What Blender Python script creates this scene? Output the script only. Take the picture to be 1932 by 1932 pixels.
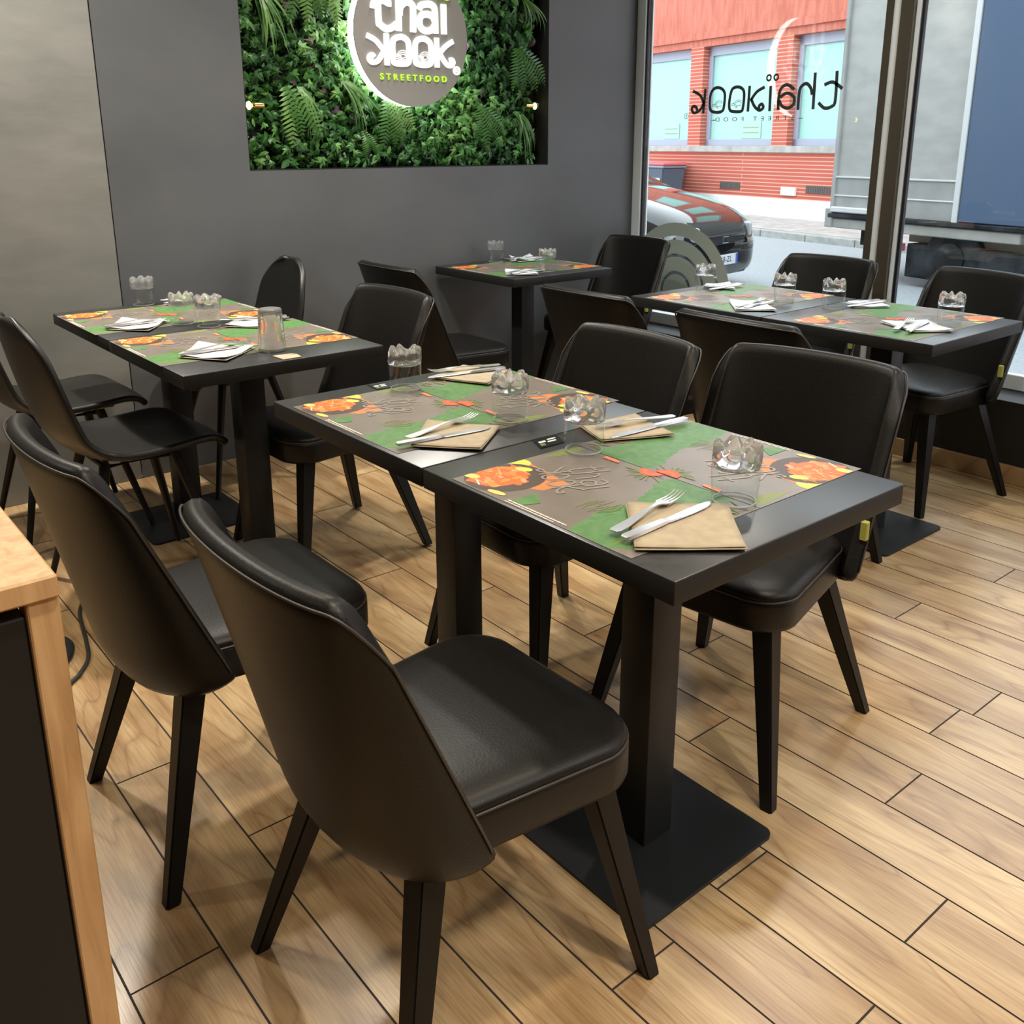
import bpy, bmesh, math, random
from math import sin, cos, pi, sqrt, radians
from mathutils import Vector, Matrix, noise

for o in list(bpy.data.objects):
    bpy.data.objects.remove(o)
SC = bpy.context.scene
COL = SC.collection
random.seed(7)

# ------------------------------------------------------------------ camera, sky, lights, exposure
def make_camera():
    yaw, pitch, roll = radians(39.493), radians(15.713), radians(-0.126)
    f = Vector((sin(yaw)*cos(pitch), cos(yaw)*cos(pitch), -sin(pitch)))
    r = Vector((cos(yaw), -sin(yaw), 0)); u = r.cross(f)
    r2 = cos(roll)*r + sin(roll)*u; u2 = -sin(roll)*r + cos(roll)*u
    cam = bpy.data.cameras.new('camera'); o = bpy.data.objects.new('camera', cam); COL.objects.link(o)
    m = Matrix(((r2.x, u2.x, -f.x, -0.083), (r2.y, u2.y, -f.y, -3.852), (r2.z, u2.z, -f.z, 1.320), (0, 0, 0, 1)))
    o.matrix_world = m
    cam.sensor_width = 36; cam.lens = 36*1781.924/1932
    cam.shift_y = -(966-770.745)/1932
    cam.clip_start = 0.05; cam.clip_end = 200
    SC.camera = o
make_camera()

SC.view_settings.view_transform = 'Standard'
SC.view_settings.look = 'None'
SC.view_settings.gamma = 1
SC.view_settings.exposure = 0.0
SC.view_settings.use_curve_mapping = False
try:
    SC.cycles.use_denoising = True
    SC.cycles.max_bounces = 14; SC.cycles.transparent_max_bounces = 24; SC.cycles.transmission_bounces = 12
    SC.cycles.caustics_reflective = False; SC.cycles.caustics_refractive = False
    SC.cycles.sample_clamp_indirect = 6
except Exception:
    pass

W = bpy.data.worlds.new('overcast_sky'); SC.world = W; W.use_nodes = True
nt = W.node_tree; nt.nodes.clear()
wo = nt.nodes.new('ShaderNodeOutputWorld'); bg = nt.nodes.new('ShaderNodeBackground')
bg.inputs[0].default_value = (0.84, 0.93, 1.0, 1); bg.inputs[1].default_value = 3.9
nt.links.new(bg.outputs[0], wo.inputs[0])

def lamp(name, x, y, z, power, size=0.12, col=(1, .87, .69), spread=150):
    l = bpy.data.lights.new(name, 'AREA'); l.shape = 'DISK'; l.size = size
    l.energy = power; l.color = col; l.spread = radians(spread)
    o = bpy.data.objects.new(name, l); COL.objects.link(o); o.location = (x, y, z)
    return o
WARM, SOFT = (1, .86, .66), (1, .94, .84)
for lx, ly, lp, lc in ((1.50, -1.25, 18, SOFT), (1.75, -3.10, 9, WARM), (.50, -3.35, 14, WARM), (.42, -1.75, 10, WARM), (.55, -.33, 40, SOFT), (2.45, -.30, 3, SOFT),
                       (2.0, -.85, 12, SOFT), (3.1, -1.9, 12, SOFT), (-.5, -4.3, 10, WARM), (.9, -4.5, 24, SOFT), (2.5, -4.6, 18, SOFT), (-1.2, -.6, 18, SOFT), (1.2, -5.9, 26, SOFT), (-1.6, -2.4, 4, WARM)):
    lamp('ceiling_spot', lx, ly, 2.66, lp, .14, lc, 125)  # inferred ceiling lamps plus unseen extras added for fill and glints

# ------------------------------------------------------------------ materials
def mat(name, col, rough=.5, metal=0, spec=.5, emit=None, es=0, coat=0):
    m = bpy.data.materials.new(name); m.use_nodes = True
    b = m.node_tree.nodes['Principled BSDF']
    b.inputs['Base Color'].default_value = (*col, 1); b.inputs['Roughness'].default_value = rough
    b.inputs['Metallic'].default_value = metal; b.inputs['Specular IOR Level'].default_value = spec
    if coat: b.inputs['Coat Weight'].default_value = coat; b.inputs['Coat Roughness'].default_value = .03
    if emit:
        b.inputs['Emission Color'].default_value = (*emit, 1); b.inputs['Emission Strength'].default_value = es
    return m
def N(m, t, **k):
    n = m.node_tree.nodes.new(t)
    for a, v in k.items():
        if a in n.inputs: n.inputs[a].default_value = v
        else: setattr(n, a, v)
    return n
def L(m, a, b): m.node_tree.links.new(a, b)
def P(m): return m.node_tree.nodes['Principled BSDF']
def add_noise(m, c1, c2, scale=8, detail=4, stretch=(1, 1, 1), bump=0, lo=.35, hi=.65, rough=None):
    tc = N(m, 'ShaderNodeTexCoord'); mp = N(m, 'ShaderNodeMapping'); mp.inputs['Scale'].default_value = stretch
    nz = N(m, 'ShaderNodeTexNoise'); nz.inputs['Scale'].default_value = scale; nz.inputs['Detail'].default_value = detail
    L(m, tc.outputs['Object'], mp.inputs[0]); L(m, mp.outputs[0], nz.inputs['Vector'])
    cr = N(m, 'ShaderNodeValToRGB'); e = cr.color_ramp.elements
    e[0].position = lo; e[0].color = (*c1, 1); e[1].position = hi; e[1].color = (*c2, 1)
    L(m, nz.outputs[0], cr.inputs[0]); L(m, cr.outputs[0], P(m).inputs['Base Color'])
    if bump:
        bp = N(m, 'ShaderNodeBump'); bp.inputs['Strength'].default_value = bump; bp.inputs['Distance'].default_value = .01
        L(m, nz.outputs[0], bp.inputs['Height']); L(m, bp.outputs[0], P(m).inputs['Normal'])
    if rough:
        mr = N(m, 'ShaderNodeMapRange'); mr.inputs[3].default_value = rough[0]; mr.inputs[4].default_value = rough[1]
        L(m, nz.outputs[0], mr.inputs[0]); L(m, mr.outputs[0], P(m).inputs['Roughness'])
    return m

M = {}
M['leather'] = add_noise(mat('black_leather', (.008, .007, .006), .40, spec=.28), (.0055, .005, .0045), (.008, .0072, .0064), 260, 2, bump=.05)
M['piping'] = mat('leather_piping', (.03, .026, .022), .4)
M['shell'] = add_noise(mat('black_vinyl', (.012, .011, .010), .4), (.006, .0056, .005), (.009, .0085, .0075), 200, 2, bump=.04)
M['leg'] = mat('black_painted_wood', (.006, .0056, .005), .45, spec=.26)
M['metal_black'] = mat('black_metal', (.012, .0128, .0138), .42, spec=.28)
M['top'] = add_noise(mat('black_laminate', (.014, .0145, .015), .3, spec=1.0), (.012, .0125, .013), (.017, .0175, .018), 60, 3, rough=(.31, .38))
M['edge'] = mat('black_edge_band', (.014, .014, .0135), .5, spec=.25)
M['tag'] = mat('yellow_green_tag', (.30, .30, .06), .6)
M['wall'] = add_noise(mat('dark_satin_paint', (.06, .06, .06), .45), (.088, .0925, .096), (.112, .1165, .120), 1.6, 6, (1, 1, 1.6), bump=.10, rough=(.36, .52))
M['wall_rough'] = add_noise(mat('dark_plaster_paint', (.07, .07, .065), .42), (.165, .165, .15), (.225, .223, .205), 2.4, 7, (1, 1, 2.2), bump=.35, lo=.3, hi=.7, rough=(.32, .52))
M['darkwall'] = mat('dark_wall', (.03, .03, .032), .6)
M['blackwall'] = mat('black_wall', (.008, .008, .009), .55)
M['ceil'] = mat('pale_ceiling', (.46, .46, .45), .8)
M['grout'] = mat('dark_grout', (.022, .014, .010), .8)
M['alu'] = mat('pale_aluminium', (.80, .88, .92), .35)
M['bronze'] = mat('bronze_frame', (.085, .072, .055), .35, .2)
M['gasket'] = mat('black_gasket', (.01, .01, .015), .4)
M['sill_wall'] = add_noise(mat('grey_render', (.25, .22, .2), .8), (.22, .19, .17), (.28, .25, .22), 2, 4)
M['board'] = mat('black_backing', (.006, .007, .006), .8)
M['white_emit'] = mat('sign_light', (.9, .9, .9), .5, emit=(1, 1, .98), es=9)
M['letter'] = mat('lit_letter', (.9, .9, .88), .5, emit=(1, 1, .97), es=1.0)
M['letter_green'] = mat('lit_green_letter', (.45, .8, .05), .5, emit=(.5, .95, .03), es=.62)
M['sign_face'] = mat('taupe_sign_face', (.30, .285, .26), .5)
M['taupe'] = mat('taupe_line', (.2, .19, .17), .6)
M['bulb'] = mat('warm_bulb', (1, .8, .3), .3, emit=(1, .72, .25), es=9)
M['brass'] = mat('brass', (.75, .55, .2), .25, 1)
M['steel'] = mat('brushed_steel', (.80, .80, .80), .34, 1)
M['napkin'] = add_noise(mat('kraft_napkin', (.62, .50, .34), .85), (.32, .265, .185), (.38, .315, .22), 40, 3, bump=.15)
M['napkin_white'] = add_noise(mat('pale_napkin', (.72, .68, .62), .85), (.46, .44, .405), (.53, .51, .475), 40, 3, bump=.15)
M['napkin_cool'] = add_noise(mat('white_napkin', (.6, .64, .67), .85), (.56, .60, .63), (.63, .67, .70), 40, 3, bump=.15)
M['card'] = mat('black_card', (.012, .012, .012), .2)
M['card_white'] = mat('card_print', (.6, .6, .58), .4)
M['mat_base'] = add_noise(mat('slate_paper', (.15, .125, .105), .36, spec=.75), (.135, .112, .094), (.175, .148, .126), 9, 4)
M['m_green'] = add_noise(mat('print_green', (.07, .24, .035), .42), (.062, .158, .042), (.092, .205, .063), 60, 3)
M['m_leaf'] = mat('print_leaf', (.165, .20, .05), .42)
M['m_orange'] = mat('print_orange', (.66, .125, .02), .42)
M['m_orange2'] = mat('print_orange_light', (.76, .22, .035), .42)
M['m_peach'] = mat('print_peach', (.62, .30, .15), .42)
M['m_bowl'] = mat('print_bowl', (.065, .045, .035), .42)
M['m_cloth'] = mat('print_cloth', (.62, .18, .05), .42)
M['m_lime'] = mat('print_lime', (.52, .55, .07), .42)
M['m_corn'] = mat('print_corn', (.72, .50, .13), .42)
M['m_red'] = mat('print_red', (.66, .07, .03), .42)
M['m_white'] = mat('print_white', (.62, .56, .50), .42)
M['m_chalk'] = mat('print_chalk', (.245, .218, .19), .38, spec=.7)
M['oak'] = None
M['cable'] = mat('black_cable', (.02, .018, .016), .5)
M['rubber'] = mat('grey_rubber', (.09, .09, .085), .6)
M['decal'] = mat('dark_vinyl_decal', (.05, .065, .07), .5)
def frosted():
    m = bpy.data.materials.new('frosted_decal'); m.use_nodes = True; t = m.node_tree; t.nodes.clear()
    o = t.nodes.new('ShaderNodeOutputMaterial'); mx = t.nodes.new('ShaderNodeMixShader'); d = t.nodes.new('ShaderNodeBsdfDiffuse'); r = t.nodes.new('ShaderNodeBsdfTranslucent')
    d.inputs[0].default_value = (.50, .54, .48, 1); r.inputs[0].default_value = (.42, .50, .46, 1); mx.inputs[0].default_value = .35
    t.links.new(d.outputs[0], mx.inputs[1]); t.links.new(r.outputs[0], mx.inputs[2]); t.links.new(mx.outputs[0], o.inputs[0]); return m
M['decal_pale'] = frosted()

def pane_mat(name, tint=(1, 1, 1), ior=1.5):
    m = bpy.data.materials.new(name); m.use_nodes = True; t = m.node_tree; t.nodes.clear()
    o = t.nodes.new('ShaderNodeOutputMaterial'); mx = t.nodes.new('ShaderNodeMixShader'); fr = t.nodes.new('ShaderNodeFresnel')
    tr = t.nodes.new('ShaderNodeBsdfTransparent'); gl = t.nodes.new('ShaderNodeBsdfGlossy')
    ge = t.nodes.new('ShaderNodeNewGeometry'); mr = t.nodes.new('ShaderNodeMapRange'); mr.inputs[3].default_value = ior; mr.inputs[4].default_value = 1/ior   # same reflection from both sides of a thin sheet
    t.links.new(ge.outputs['Backfacing'], mr.inputs[0]); t.links.new(mr.outputs[0], fr.inputs[0]); gl.inputs['Roughness'].default_value = 0.0; tr.inputs[0].default_value = (*tint, 1)
    t.links.new(fr.outputs[0], mx.inputs[0]); t.links.new(tr.outputs[0], mx.inputs[1]); t.links.new(gl.outputs[0], mx.inputs[2])
    t.links.new(mx.outputs[0], o.inputs[0]); return m
M['pane'] = pane_mat('window_glass', (.97, .99, .985))
def tumbler_mat(name, glint_white):
    m = bpy.data.materials.new(name); m.use_nodes = True; t = m.node_tree; t.nodes.clear()
    o = t.nodes.new('ShaderNodeOutputMaterial'); mx = t.nodes.new('ShaderNodeMixShader')
    df = t.nodes.new('ShaderNodeBsdfDiffuse'); df.inputs[0].default_value = (.9, .92, .92, 1); m2 = t.nodes.new('ShaderNodeMixShader'); m2.inputs[0].default_value = glint_white
    g = t.nodes.new('ShaderNodeBsdfGlass'); g.inputs['IOR'].default_value = 1.5; g.inputs['Roughness'].default_value = 0
    tr = t.nodes.new('ShaderNodeBsdfTransparent'); mx.inputs[0].default_value = .12
    t.links.new(g.outputs[0], mx.inputs[1]); t.links.new(tr.outputs[0], mx.inputs[2]); t.links.new(mx.outputs[0], m2.inputs[1]); t.links.new(df.outputs[0], m2.inputs[2]); t.links.new(m2.outputs[0], o.inputs[0]); return m
M['glass'] = tumbler_mat('clear_tumbler_glass', .10); M['rim'] = tumbler_mat('polished_glass_rim', .38)  # white diffuse mixed in stands for bright highlights on base and rim

def wood_floor():
    m = mat('wood_look_tile', (.5, .33, .18), .29, spec=.65)
    tc = N(m, 'ShaderNodeTexCoord'); at = N(m, 'ShaderNodeAttribute'); at.attribute_name = 'tone'
    sep = N(m, 'ShaderNodeSeparateColor'); L(m, at.outputs['Color'], sep.inputs[0])
    sc = N(m, 'ShaderNodeVectorMath', operation='MULTIPLY_ADD'); sc.inputs[1].default_value = (7.0, 1.0, 1.0)
    off = N(m, 'ShaderNodeVectorMath', operation='SCALE'); off.inputs['Scale'].default_value = 40
    L(m, at.outputs['Color'], off.inputs[0]); L(m, tc.outputs['Object'], sc.inputs[0]); L(m, off.outputs[0], sc.inputs[2])
    n1 = N(m, 'ShaderNodeTexNoise'); n1.inputs['Scale'].default_value = 1.1; n1.inputs['Detail'].default_value = 2; n1.inputs['Distortion'].default_value = .7
    L(m, sc.outputs[0], n1.inputs['Vector'])
    mm = N(m, 'ShaderNodeMath', operation='MULTIPLY'); mm.inputs[1].default_value = 13; L(m, n1.outputs[0], mm.inputs[0])
    fr = N(m, 'ShaderNodeMath', operation='PINGPONG'); fr.inputs[1].default_value = 1; L(m, mm.outputs[0], fr.inputs[0])
    pw = N(m, 'ShaderNodeMath', operation='POWER'); pw.inputs[1].default_value = 7; L(m, fr.outputs[0], pw.inputs[0])
    n2 = N(m, 'ShaderNodeTexNoise'); n2.inputs['Scale'].default_value = 2.2; n2.inputs['Detail'].default_value = 3; L(m, sc.outputs[0], n2.inputs['Vector'])
    s3 = N(m, 'ShaderNodeVectorMath', operation='MULTIPLY'); s3.inputs[1].default_value = (11, 3.2, 1); L(m, sc.outputs[0], s3.inputs[0])
    n3 = N(m, 'ShaderNodeTexNoise'); n3.inputs['Scale'].default_value = 4; n3.inputs['Detail'].default_value = 3; L(m, s3.outputs[0], n3.inputs['Vector'])
    base = N(m, 'ShaderNodeValToRGB'); e = base.color_ramp.elements
    e[0].position = .32; e[0].color = (.34, .205, .092, 1); e[1].position = .68; e[1].color = (.57, .415, .225, 1)
    L(m, n2.outputs[0], base.inputs[0])
    mxa = N(m, 'ShaderNodeMixRGB', blend_type='MULTIPLY'); mxa.inputs[0].default_value = .5
    tone = N(m, 'ShaderNodeValToRGB'); e = tone.color_ramp.elements
    e[0].color = (.72, .66, .62, 1); e[1].color = (1.0, 1.0, 1.0, 1); L(m, sep.outputs[0], tone.inputs[0])
    L(m, base.outputs[0], mxa.inputs[1]); L(m, tone.outputs[0], mxa.inputs[2])
    mxb = N(m, 'ShaderNodeMixRGB', blend_type='MULTIPLY'); mxb.inputs[2].default_value = (.50, .36, .25, 1)
    k = N(m, 'ShaderNodeMath', operation='MULTIPLY'); k.inputs[1].default_value = .55; L(m, pw.outputs[0], k.inputs[0])
    L(m, k.outputs[0], mxb.inputs[0]); L(m, mxa.outputs[0], mxb.inputs[1])
    fine = N(m, 'ShaderNodeValToRGB'); e = fine.color_ramp.elements
    e[0].position = .35; e[0].color = (.80, .77, .74, 1); e[1].position = .6; e[1].color = (1, 1, 1, 1); L(m, n3.outputs[0], fine.inputs[0])
    mxc = N(m, 'ShaderNodeMixRGB', blend_type='MULTIPLY'); mxc.inputs[0].default_value = 1
    L(m, mxb.outputs[0], mxc.inputs[1]); L(m, fine.outputs[0], mxc.inputs[2]); L(m, mxc.outputs[0], P(m).inputs['Base Color'])
    bp = N(m, 'ShaderNodeBump'); bp.inputs['Strength'].default_value = .06; bp.inputs['Distance'].default_value = .002
    L(m, n3.outputs[0], bp.inputs['Height']); L(m, bp.outputs[0], P(m).inputs['Normal'])
    return m
M['floor'] = wood_floor()
def oak():
    m = mat('pale_oak', (.6, .36, .17), .5)
    tc = N(m, 'ShaderNodeTexCoord'); mp = N(m, 'ShaderNodeMapping'); mp.inputs['Scale'].default_value = (22, 22, 1.6); L(m, tc.outputs['Object'], mp.inputs[0])
    nz = N(m, 'ShaderNodeTexNoise'); nz.inputs['Scale'].default_value = 2.2; nz.inputs['Detail'].default_value = 4; nz.inputs['Distortion'].default_value = .8; L(m, mp.outputs[0], nz.inputs['Vector'])
    cr = N(m, 'ShaderNodeValToRGB'); e = cr.color_ramp.elements; e[0].position = .35; e[0].color = (.50, .29, .13, 1); e[1].position = .65; e[1].color = (.68, .43, .22, 1)
    L(m, nz.outputs[0], cr.inputs[0]); L(m, cr.outputs[0], P(m).inputs['Base Color']); return m
M['oak'] = oak()
def leafmat(name, stops):
    m = mat(name, (.05, .2, .03), .38, spec=.4)
    at = N(m, 'ShaderNodeAttribute'); at.attribute_name = 'tone'; sep = N(m, 'ShaderNodeSeparateColor'); L(m, at.outputs['Color'], sep.inputs[0])
    cr = N(m, 'ShaderNodeValToRGB'); el = cr.color_ramp.elements
    while len(el) < len(stops): el.new(.5)
    for e, (p, c) in zip(el, stops): e.position = p; e.color = (*c, 1)
    L(m, sep.outputs[0], cr.inputs[0]); L(m, cr.outputs[0], P(m).inputs['Base Color']); return m
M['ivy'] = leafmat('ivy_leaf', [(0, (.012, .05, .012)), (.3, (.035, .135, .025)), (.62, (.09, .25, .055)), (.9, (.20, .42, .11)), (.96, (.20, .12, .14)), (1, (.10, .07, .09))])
M['fern'] = leafmat('fern_leaf', [(0, (.04, .13, .02)), (.5, (.09, .21, .05)), (1, (.17, .31, .08))])

# ------------------------------------------------------------------ mesh helpers
def finish(bm, smooth=None):
    if smooth is not None:
        for f in bm.faces: f.smooth = True
def obj(name, bm, m, parent=None, smooth=None, recalc=True, **props):
    if recalc: bmesh.ops.recalc_face_normals(bm, faces=bm.faces)
    me = bpy.data.meshes.new(name)
    if smooth:
        for f in bm.faces: f.smooth = True
    bm.to_mesh(me); bm.free()
    for mm in (m if isinstance(m, (list, tuple)) else [m]): me.materials.append(mm)
    if smooth and smooth is not True:
        try: me.set_sharp_from_angle(angle=radians(smooth))
        except Exception: pass
    o = bpy.data.objects.new(name, me); COL.objects.link(o)
    if parent: o.parent = parent
    for k, v in props.items(): o[k] = v
    return o
def thing(name, label, cat, loc=(0, 0, 0), rz=0, group=None):
    o = bpy.data.objects.new(name, None); COL.objects.link(o); o.location = loc; o.rotation_euler = (0, 0, rz)
    o.empty_display_size = .1
    tag(o, label, cat, group); return o
def tag(o, label, cat, group=None, kind=None):
    o['label'] = label; o['category'] = cat
    if group: o['group'] = group
    if kind: o['kind'] = kind
    return o
def dup(o, loc=None, rz=None, label=None, parent=None):
    c = o.copy(); COL.objects.link(c)
    if parent is not None: c.parent = parent
    if loc is not None: c.location = loc
    if rz is not None: c.rotation_euler = (0, 0, rz)
    if label: c['label'] = label
    for ch in [x for x in list(COL.objects) if x.parent is o]: dup(ch, parent=c)
    return c
def box(bm, x0, x1, y0, y1, z0, z1, bev=0, seg=2, mi=0):
    r = bmesh.ops.create_cube(bm, size=1); vs = r['verts']
    bmesh.ops.scale(bm, vec=(abs(x1-x0), abs(y1-y0), abs(z1-z0)), verts=vs)
    bmesh.ops.translate(bm, vec=((x0+x1)/2, (y0+y1)/2, (z0+z1)/2), verts=vs)
    fs = list({f for v in vs for f in v.link_faces})
    if bev:
        es = list({e for v in vs for e in v.link_edges})
        rr = bmesh.ops.bevel(bm, geom=es, offset=bev, segments=seg, affect='EDGES', profile=.5)
        fs = list({f for v in rr['verts'] for f in v.link_faces} | set(f for f in fs if f.is_valid))
    for f in fs:
        if f.is_valid: f.material_index = mi
    return vs
def prism(bm, pts, z0, z1, mi=0, fn=None):
    fn = fn or (lambda x, y, z: (x, y, z))
    a = [bm.verts.new(fn(x, y, z0)) for x, y in pts]; b = [bm.verts.new(fn(x, y, z1)) for x, y in pts]
    n = len(pts)
    fs = [bm.faces.new(b)] + [bm.faces.new([a[i], a[(i+1) % n], b[(i+1) % n], b[i]]) for i in range(n)]
    fs.append(bm.faces.new(a[::-1]))
    for f in fs: f.material_index = mi
def poly(bm, pts, z, mi=0, fn=None):
    fn = fn or (lambda x, y, z: (x, y, z))
    f = bm.faces.new([bm.verts.new(fn(x, y, z)) for x, y in pts]); f.material_index = mi
    return f
def lathe(bm, prof, n=32, cx=0, cy=0, cap0=True, cap1=True, rf=None, mi=0):
    rings = []
    for (r, z) in prof:
        ring = []
        for i in range(n):
            a = 2*pi*i/n; rr = r; zz = z
            if rf: rr, zz = rf(r, z, a)
            ring.append(bm.verts.new((cx+rr*cos(a), cy+rr*sin(a), zz)))
        rings.append(ring)
    for a, b in zip(rings, rings[1:]):
        for i in range(n): bm.faces.new([a[i], a[(i+1) % n], b[(i+1) % n], b[i]]).material_index = mi
    if cap0: bm.faces.new(rings[0][::-1]).material_index = mi
    if cap1: bm.faces.new(rings[-1]).material_index = mi
def tube(bm, pts, r, n=10, caps=True, mi=0):
    pts = [Vector(p) for p in pts]; rs = r if isinstance(r, (list, tuple)) else [r]*len(pts)
    rings = []; up = Vector((0, 0, 1))
    for i, p in enumerate(pts):
        t = (pts[min(i+1, len(pts)-1)]-pts[max(i-1, 0)]).normalized()
        if i == 0:
            s = t.cross(up)
            if s.length < .1: s = t.cross(Vector((1, 0, 0)))
            s.normalize()
        else:
            s = (s-t*s.dot(t)).normalized()
        q = t.cross(s)
        rings.append([bm.verts.new(p+(s*cos(2*pi*k/n)+q*sin(2*pi*k/n))*rs[i]) for k in range(n)])
    for a, b in zip(rings, rings[1:]):
        for k in range(n): bm.faces.new([a[k], a[(k+1) % n], b[(k+1) % n], b[k]]).material_index = mi
    if caps: bm.faces.new(rings[0][::-1]); bm.faces.new(rings[-1])
def catmull(pts, k=6):
    if len(pts) < 3: return list(pts)
    closed = (Vector(pts[0])-Vector(pts[-1])).length < 1e-6
    P_ = [Vector(p) for p in pts]; out = []
    n = len(P_)
    for i in range(n-1):
        p1, p2 = P_[i], P_[i+1]
        p0 = P_[i-1] if i > 0 else (P_[-2] if closed else p1)
        p3 = P_[i+2] if i+2 < n else (P_[1] if closed else p2)
        for j in range(k):
            t = j/k
            out.append(.5*((2*p1)+(p2-p0)*t+(2*p0-5*p1+4*p2-p3)*t*t+(3*p1-p0-3*p2+p3)*t**3))
    out.append(P_[-1]); return out
def stroke(bm, pts, w, z0, z1, fn=None, smooth=True, mi=0, caps=True):
    """a flat pen stroke of width w through 2D points, from height z0 to z1"""
    p = catmull([tuple(q) for q in pts]) if smooth else [Vector(q) for q in pts]
    p = [Vector((q[0], q[1])) for q in p]
    Lf, Rt = [], []
    for i, q in enumerate(p):
        t = p[min(i+1, len(p)-1)]-p[max(i-1, 0)]
        if t.length < 1e-9: t = Vector((1, 0))
        t.normalize(); n = Vector((-t.y, t.x))*(w/2)
        Lf.append(q+n); Rt.append(q-n)
    fn = fn or (lambda x, y, z: (x, y, z))
    T = [(bm.verts.new(fn(a.x, a.y, z1)), bm.verts.new(fn(b.x, b.y, z1))) for a, b in zip(Lf, Rt)]
    B = [(bm.verts.new(fn(a.x, a.y, z0)), bm.verts.new(fn(b.x, b.y, z0))) for a, b in zip(Lf, Rt)] if z0 != z1 else None
    for i in range(len(p)-1):
        bm.faces.new([T[i][0], T[i][1], T[i+1][1], T[i+1][0]]).material_index = mi
        if B:
            bm.faces.new([T[i][0], T[i+1][0], B[i+1][0], B[i][0]]).material_index = mi
            bm.faces.new([T[i][1], B[i][1], B[i+1][1], T[i+1][1]]).material_index = mi
    if B:
        for i in (0, len(p)-1): bm.faces.new([T[i][0], B[i][0], B[i][1], T[i][1]]).material_index = mi
def text_mesh(s, size, fn, depth=0.002, bold=0.0, spacing=1.0):
    cu = bpy.data.curves.new('lettering', 'FONT'); cu.body = s; cu.size = size; cu.align_x = 'CENTER'; cu.align_y = 'CENTER'
    cu.extrude = depth/2; cu.offset = bold; cu.space_character = spacing
    o = bpy.data.objects.new('lettering', cu); COL.objects.link(o)
    bpy.context.view_layer.update()
    me = bpy.data.meshes.new_from_object(o.evaluated_get(bpy.context.evaluated_depsgraph_get()))
    bm = bmesh.new(); bm.from_mesh(me)
    bpy.data.objects.remove(o); bpy.data.curves.remove(cu); bpy.data.meshes.remove(me)
    for v in bm.verts: v.co = Vector(fn(v.co.x, v.co.y, v.co.z+depth/2))
    return bm
def merge(bm, other):
    me = bpy.data.meshes.new('tmp'); other.to_mesh(me); other.free(); bm.from_mesh(me); bpy.data.meshes.remove(me)
def subsurf(o, lv=2):
    s = o.modifiers.new('subsurf', 'SUBSURF'); s.levels = lv; s.render_levels = lv; return o
def solidify(o, t, off=0):
    s = o.modifiers.new('solid', 'SOLIDIFY'); s.thickness = t; s.offset = off; return o
def S(name, bm, m, smooth=None, **k): return obj(name, bm, m, smooth=smooth, kind='structure', **k)

# ------------------------------------------------------------------ the room
XW = 3.93      # inner plane of the window wall frames
YW = -0.07     # back wall plane
def build_floor():
    bm = bmesh.new(); lay = bm.loops.layers.color.new('tone')
    x0, w, ln, g = .209, .1511, .90, .0019
    known = {0: -2.527, 1: -1.978, 2: -2.307, 4: -3.015, 7: -3.268, 8: -2.663, 9: -3.06}
    rnd = random.Random(3)
    for k in range(-19, 24):
        xa = x0+w*k; xb = xa+w
        if xa > 3.74: break
        xb = min(xb, 3.745)
        off = known.get(k, rnd.choice([0, .3, .6])+rnd.uniform(-.05, .05))
        y = off-ln*8
        while y < 0.2:
            ya, yb = max(y, -7), min(y+ln, YW)
            if yb-ya > .01:
                t = (rnd.random(), rnd.random(), rnd.random(), 1)
                if k == 1 and abs(y+ln-(-1.978)) < .01: t = (.1, .4, .6, 1)
                f = bm.faces.new([bm.verts.new(p) for p in ((xa+g, ya+g, 0), (xb-g, ya+g, 0), (xb-g, yb-g, 0), (xa+g, yb-g, 0))])
                for l in f.loops: l[lay] = t
            y += ln
    f = bm.faces.new([bm.verts.new(p) for p in ((-2.7, -7.05, -.0015), (3.76, -7.05, -.0015), (3.76, YW+.02, -.0015), (-2.7, YW+.02, -.0015))]); f.material_index = 1
    for l in f.loops: l[lay] = (.5, .5, .5, 1)
    o = S('floor', bm, [M['floor'], M['grout']], recalc=False)
    for p in o.data.polygons:
        if p.normal.z < 0: p.flip()
build_floor()
PX0, PX1, PZ0, PZ1 = 1.638, 3.28, 1.21, 2.44   # recess of the plant wall
bm = bmesh.new()
box(bm, 1.072, PX0, YW, .12, 0, 2.7); box(bm, PX1, 3.97, YW, .12, 0, 2.7)
box(bm, PX0, PX1, YW, .12, 0, PZ0); box(bm, PX0, PX1, YW, .12, PZ1, 2.7); box(bm, PX0, PX1, .075, .12, PZ0, PZ1)
S('wall_back', bm, M['wall'])
bm = bmesh.new(); box(bm, -2.7, 1.068, YW-.003, .12, 0, 2.7, .002, 1); S('wall_back_end', bm, M['wall_rough'])
bm = bmesh.new(); box(bm, -2.8, -2.7, -7.05, .12, 0, 2.7); S('wall_left', bm, M['darkwall'])
bm = bmesh.new(); box(bm, -2.8, 3.97, -7.15, -7.05, 0, 2.7); S('wall_front', bm, M['darkwall'])
bm = bmesh.new(); box(bm, -2.8, 4.1, -7.15, .12, 2.7, 2.8); S('ceiling', bm, M['ceil'])
bm = bmesh.new(); box(bm, 3.73, 3.97, -7.05, YW, 0, .33, .004, 2); S('wall_right', bm, M['blackwall'])
bm = bmesh.new(); box(bm, 3.715, 3.73, -7.05, YW, 0, .075, .002, 1); S('baseboard_right', bm, M['floor'])
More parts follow.
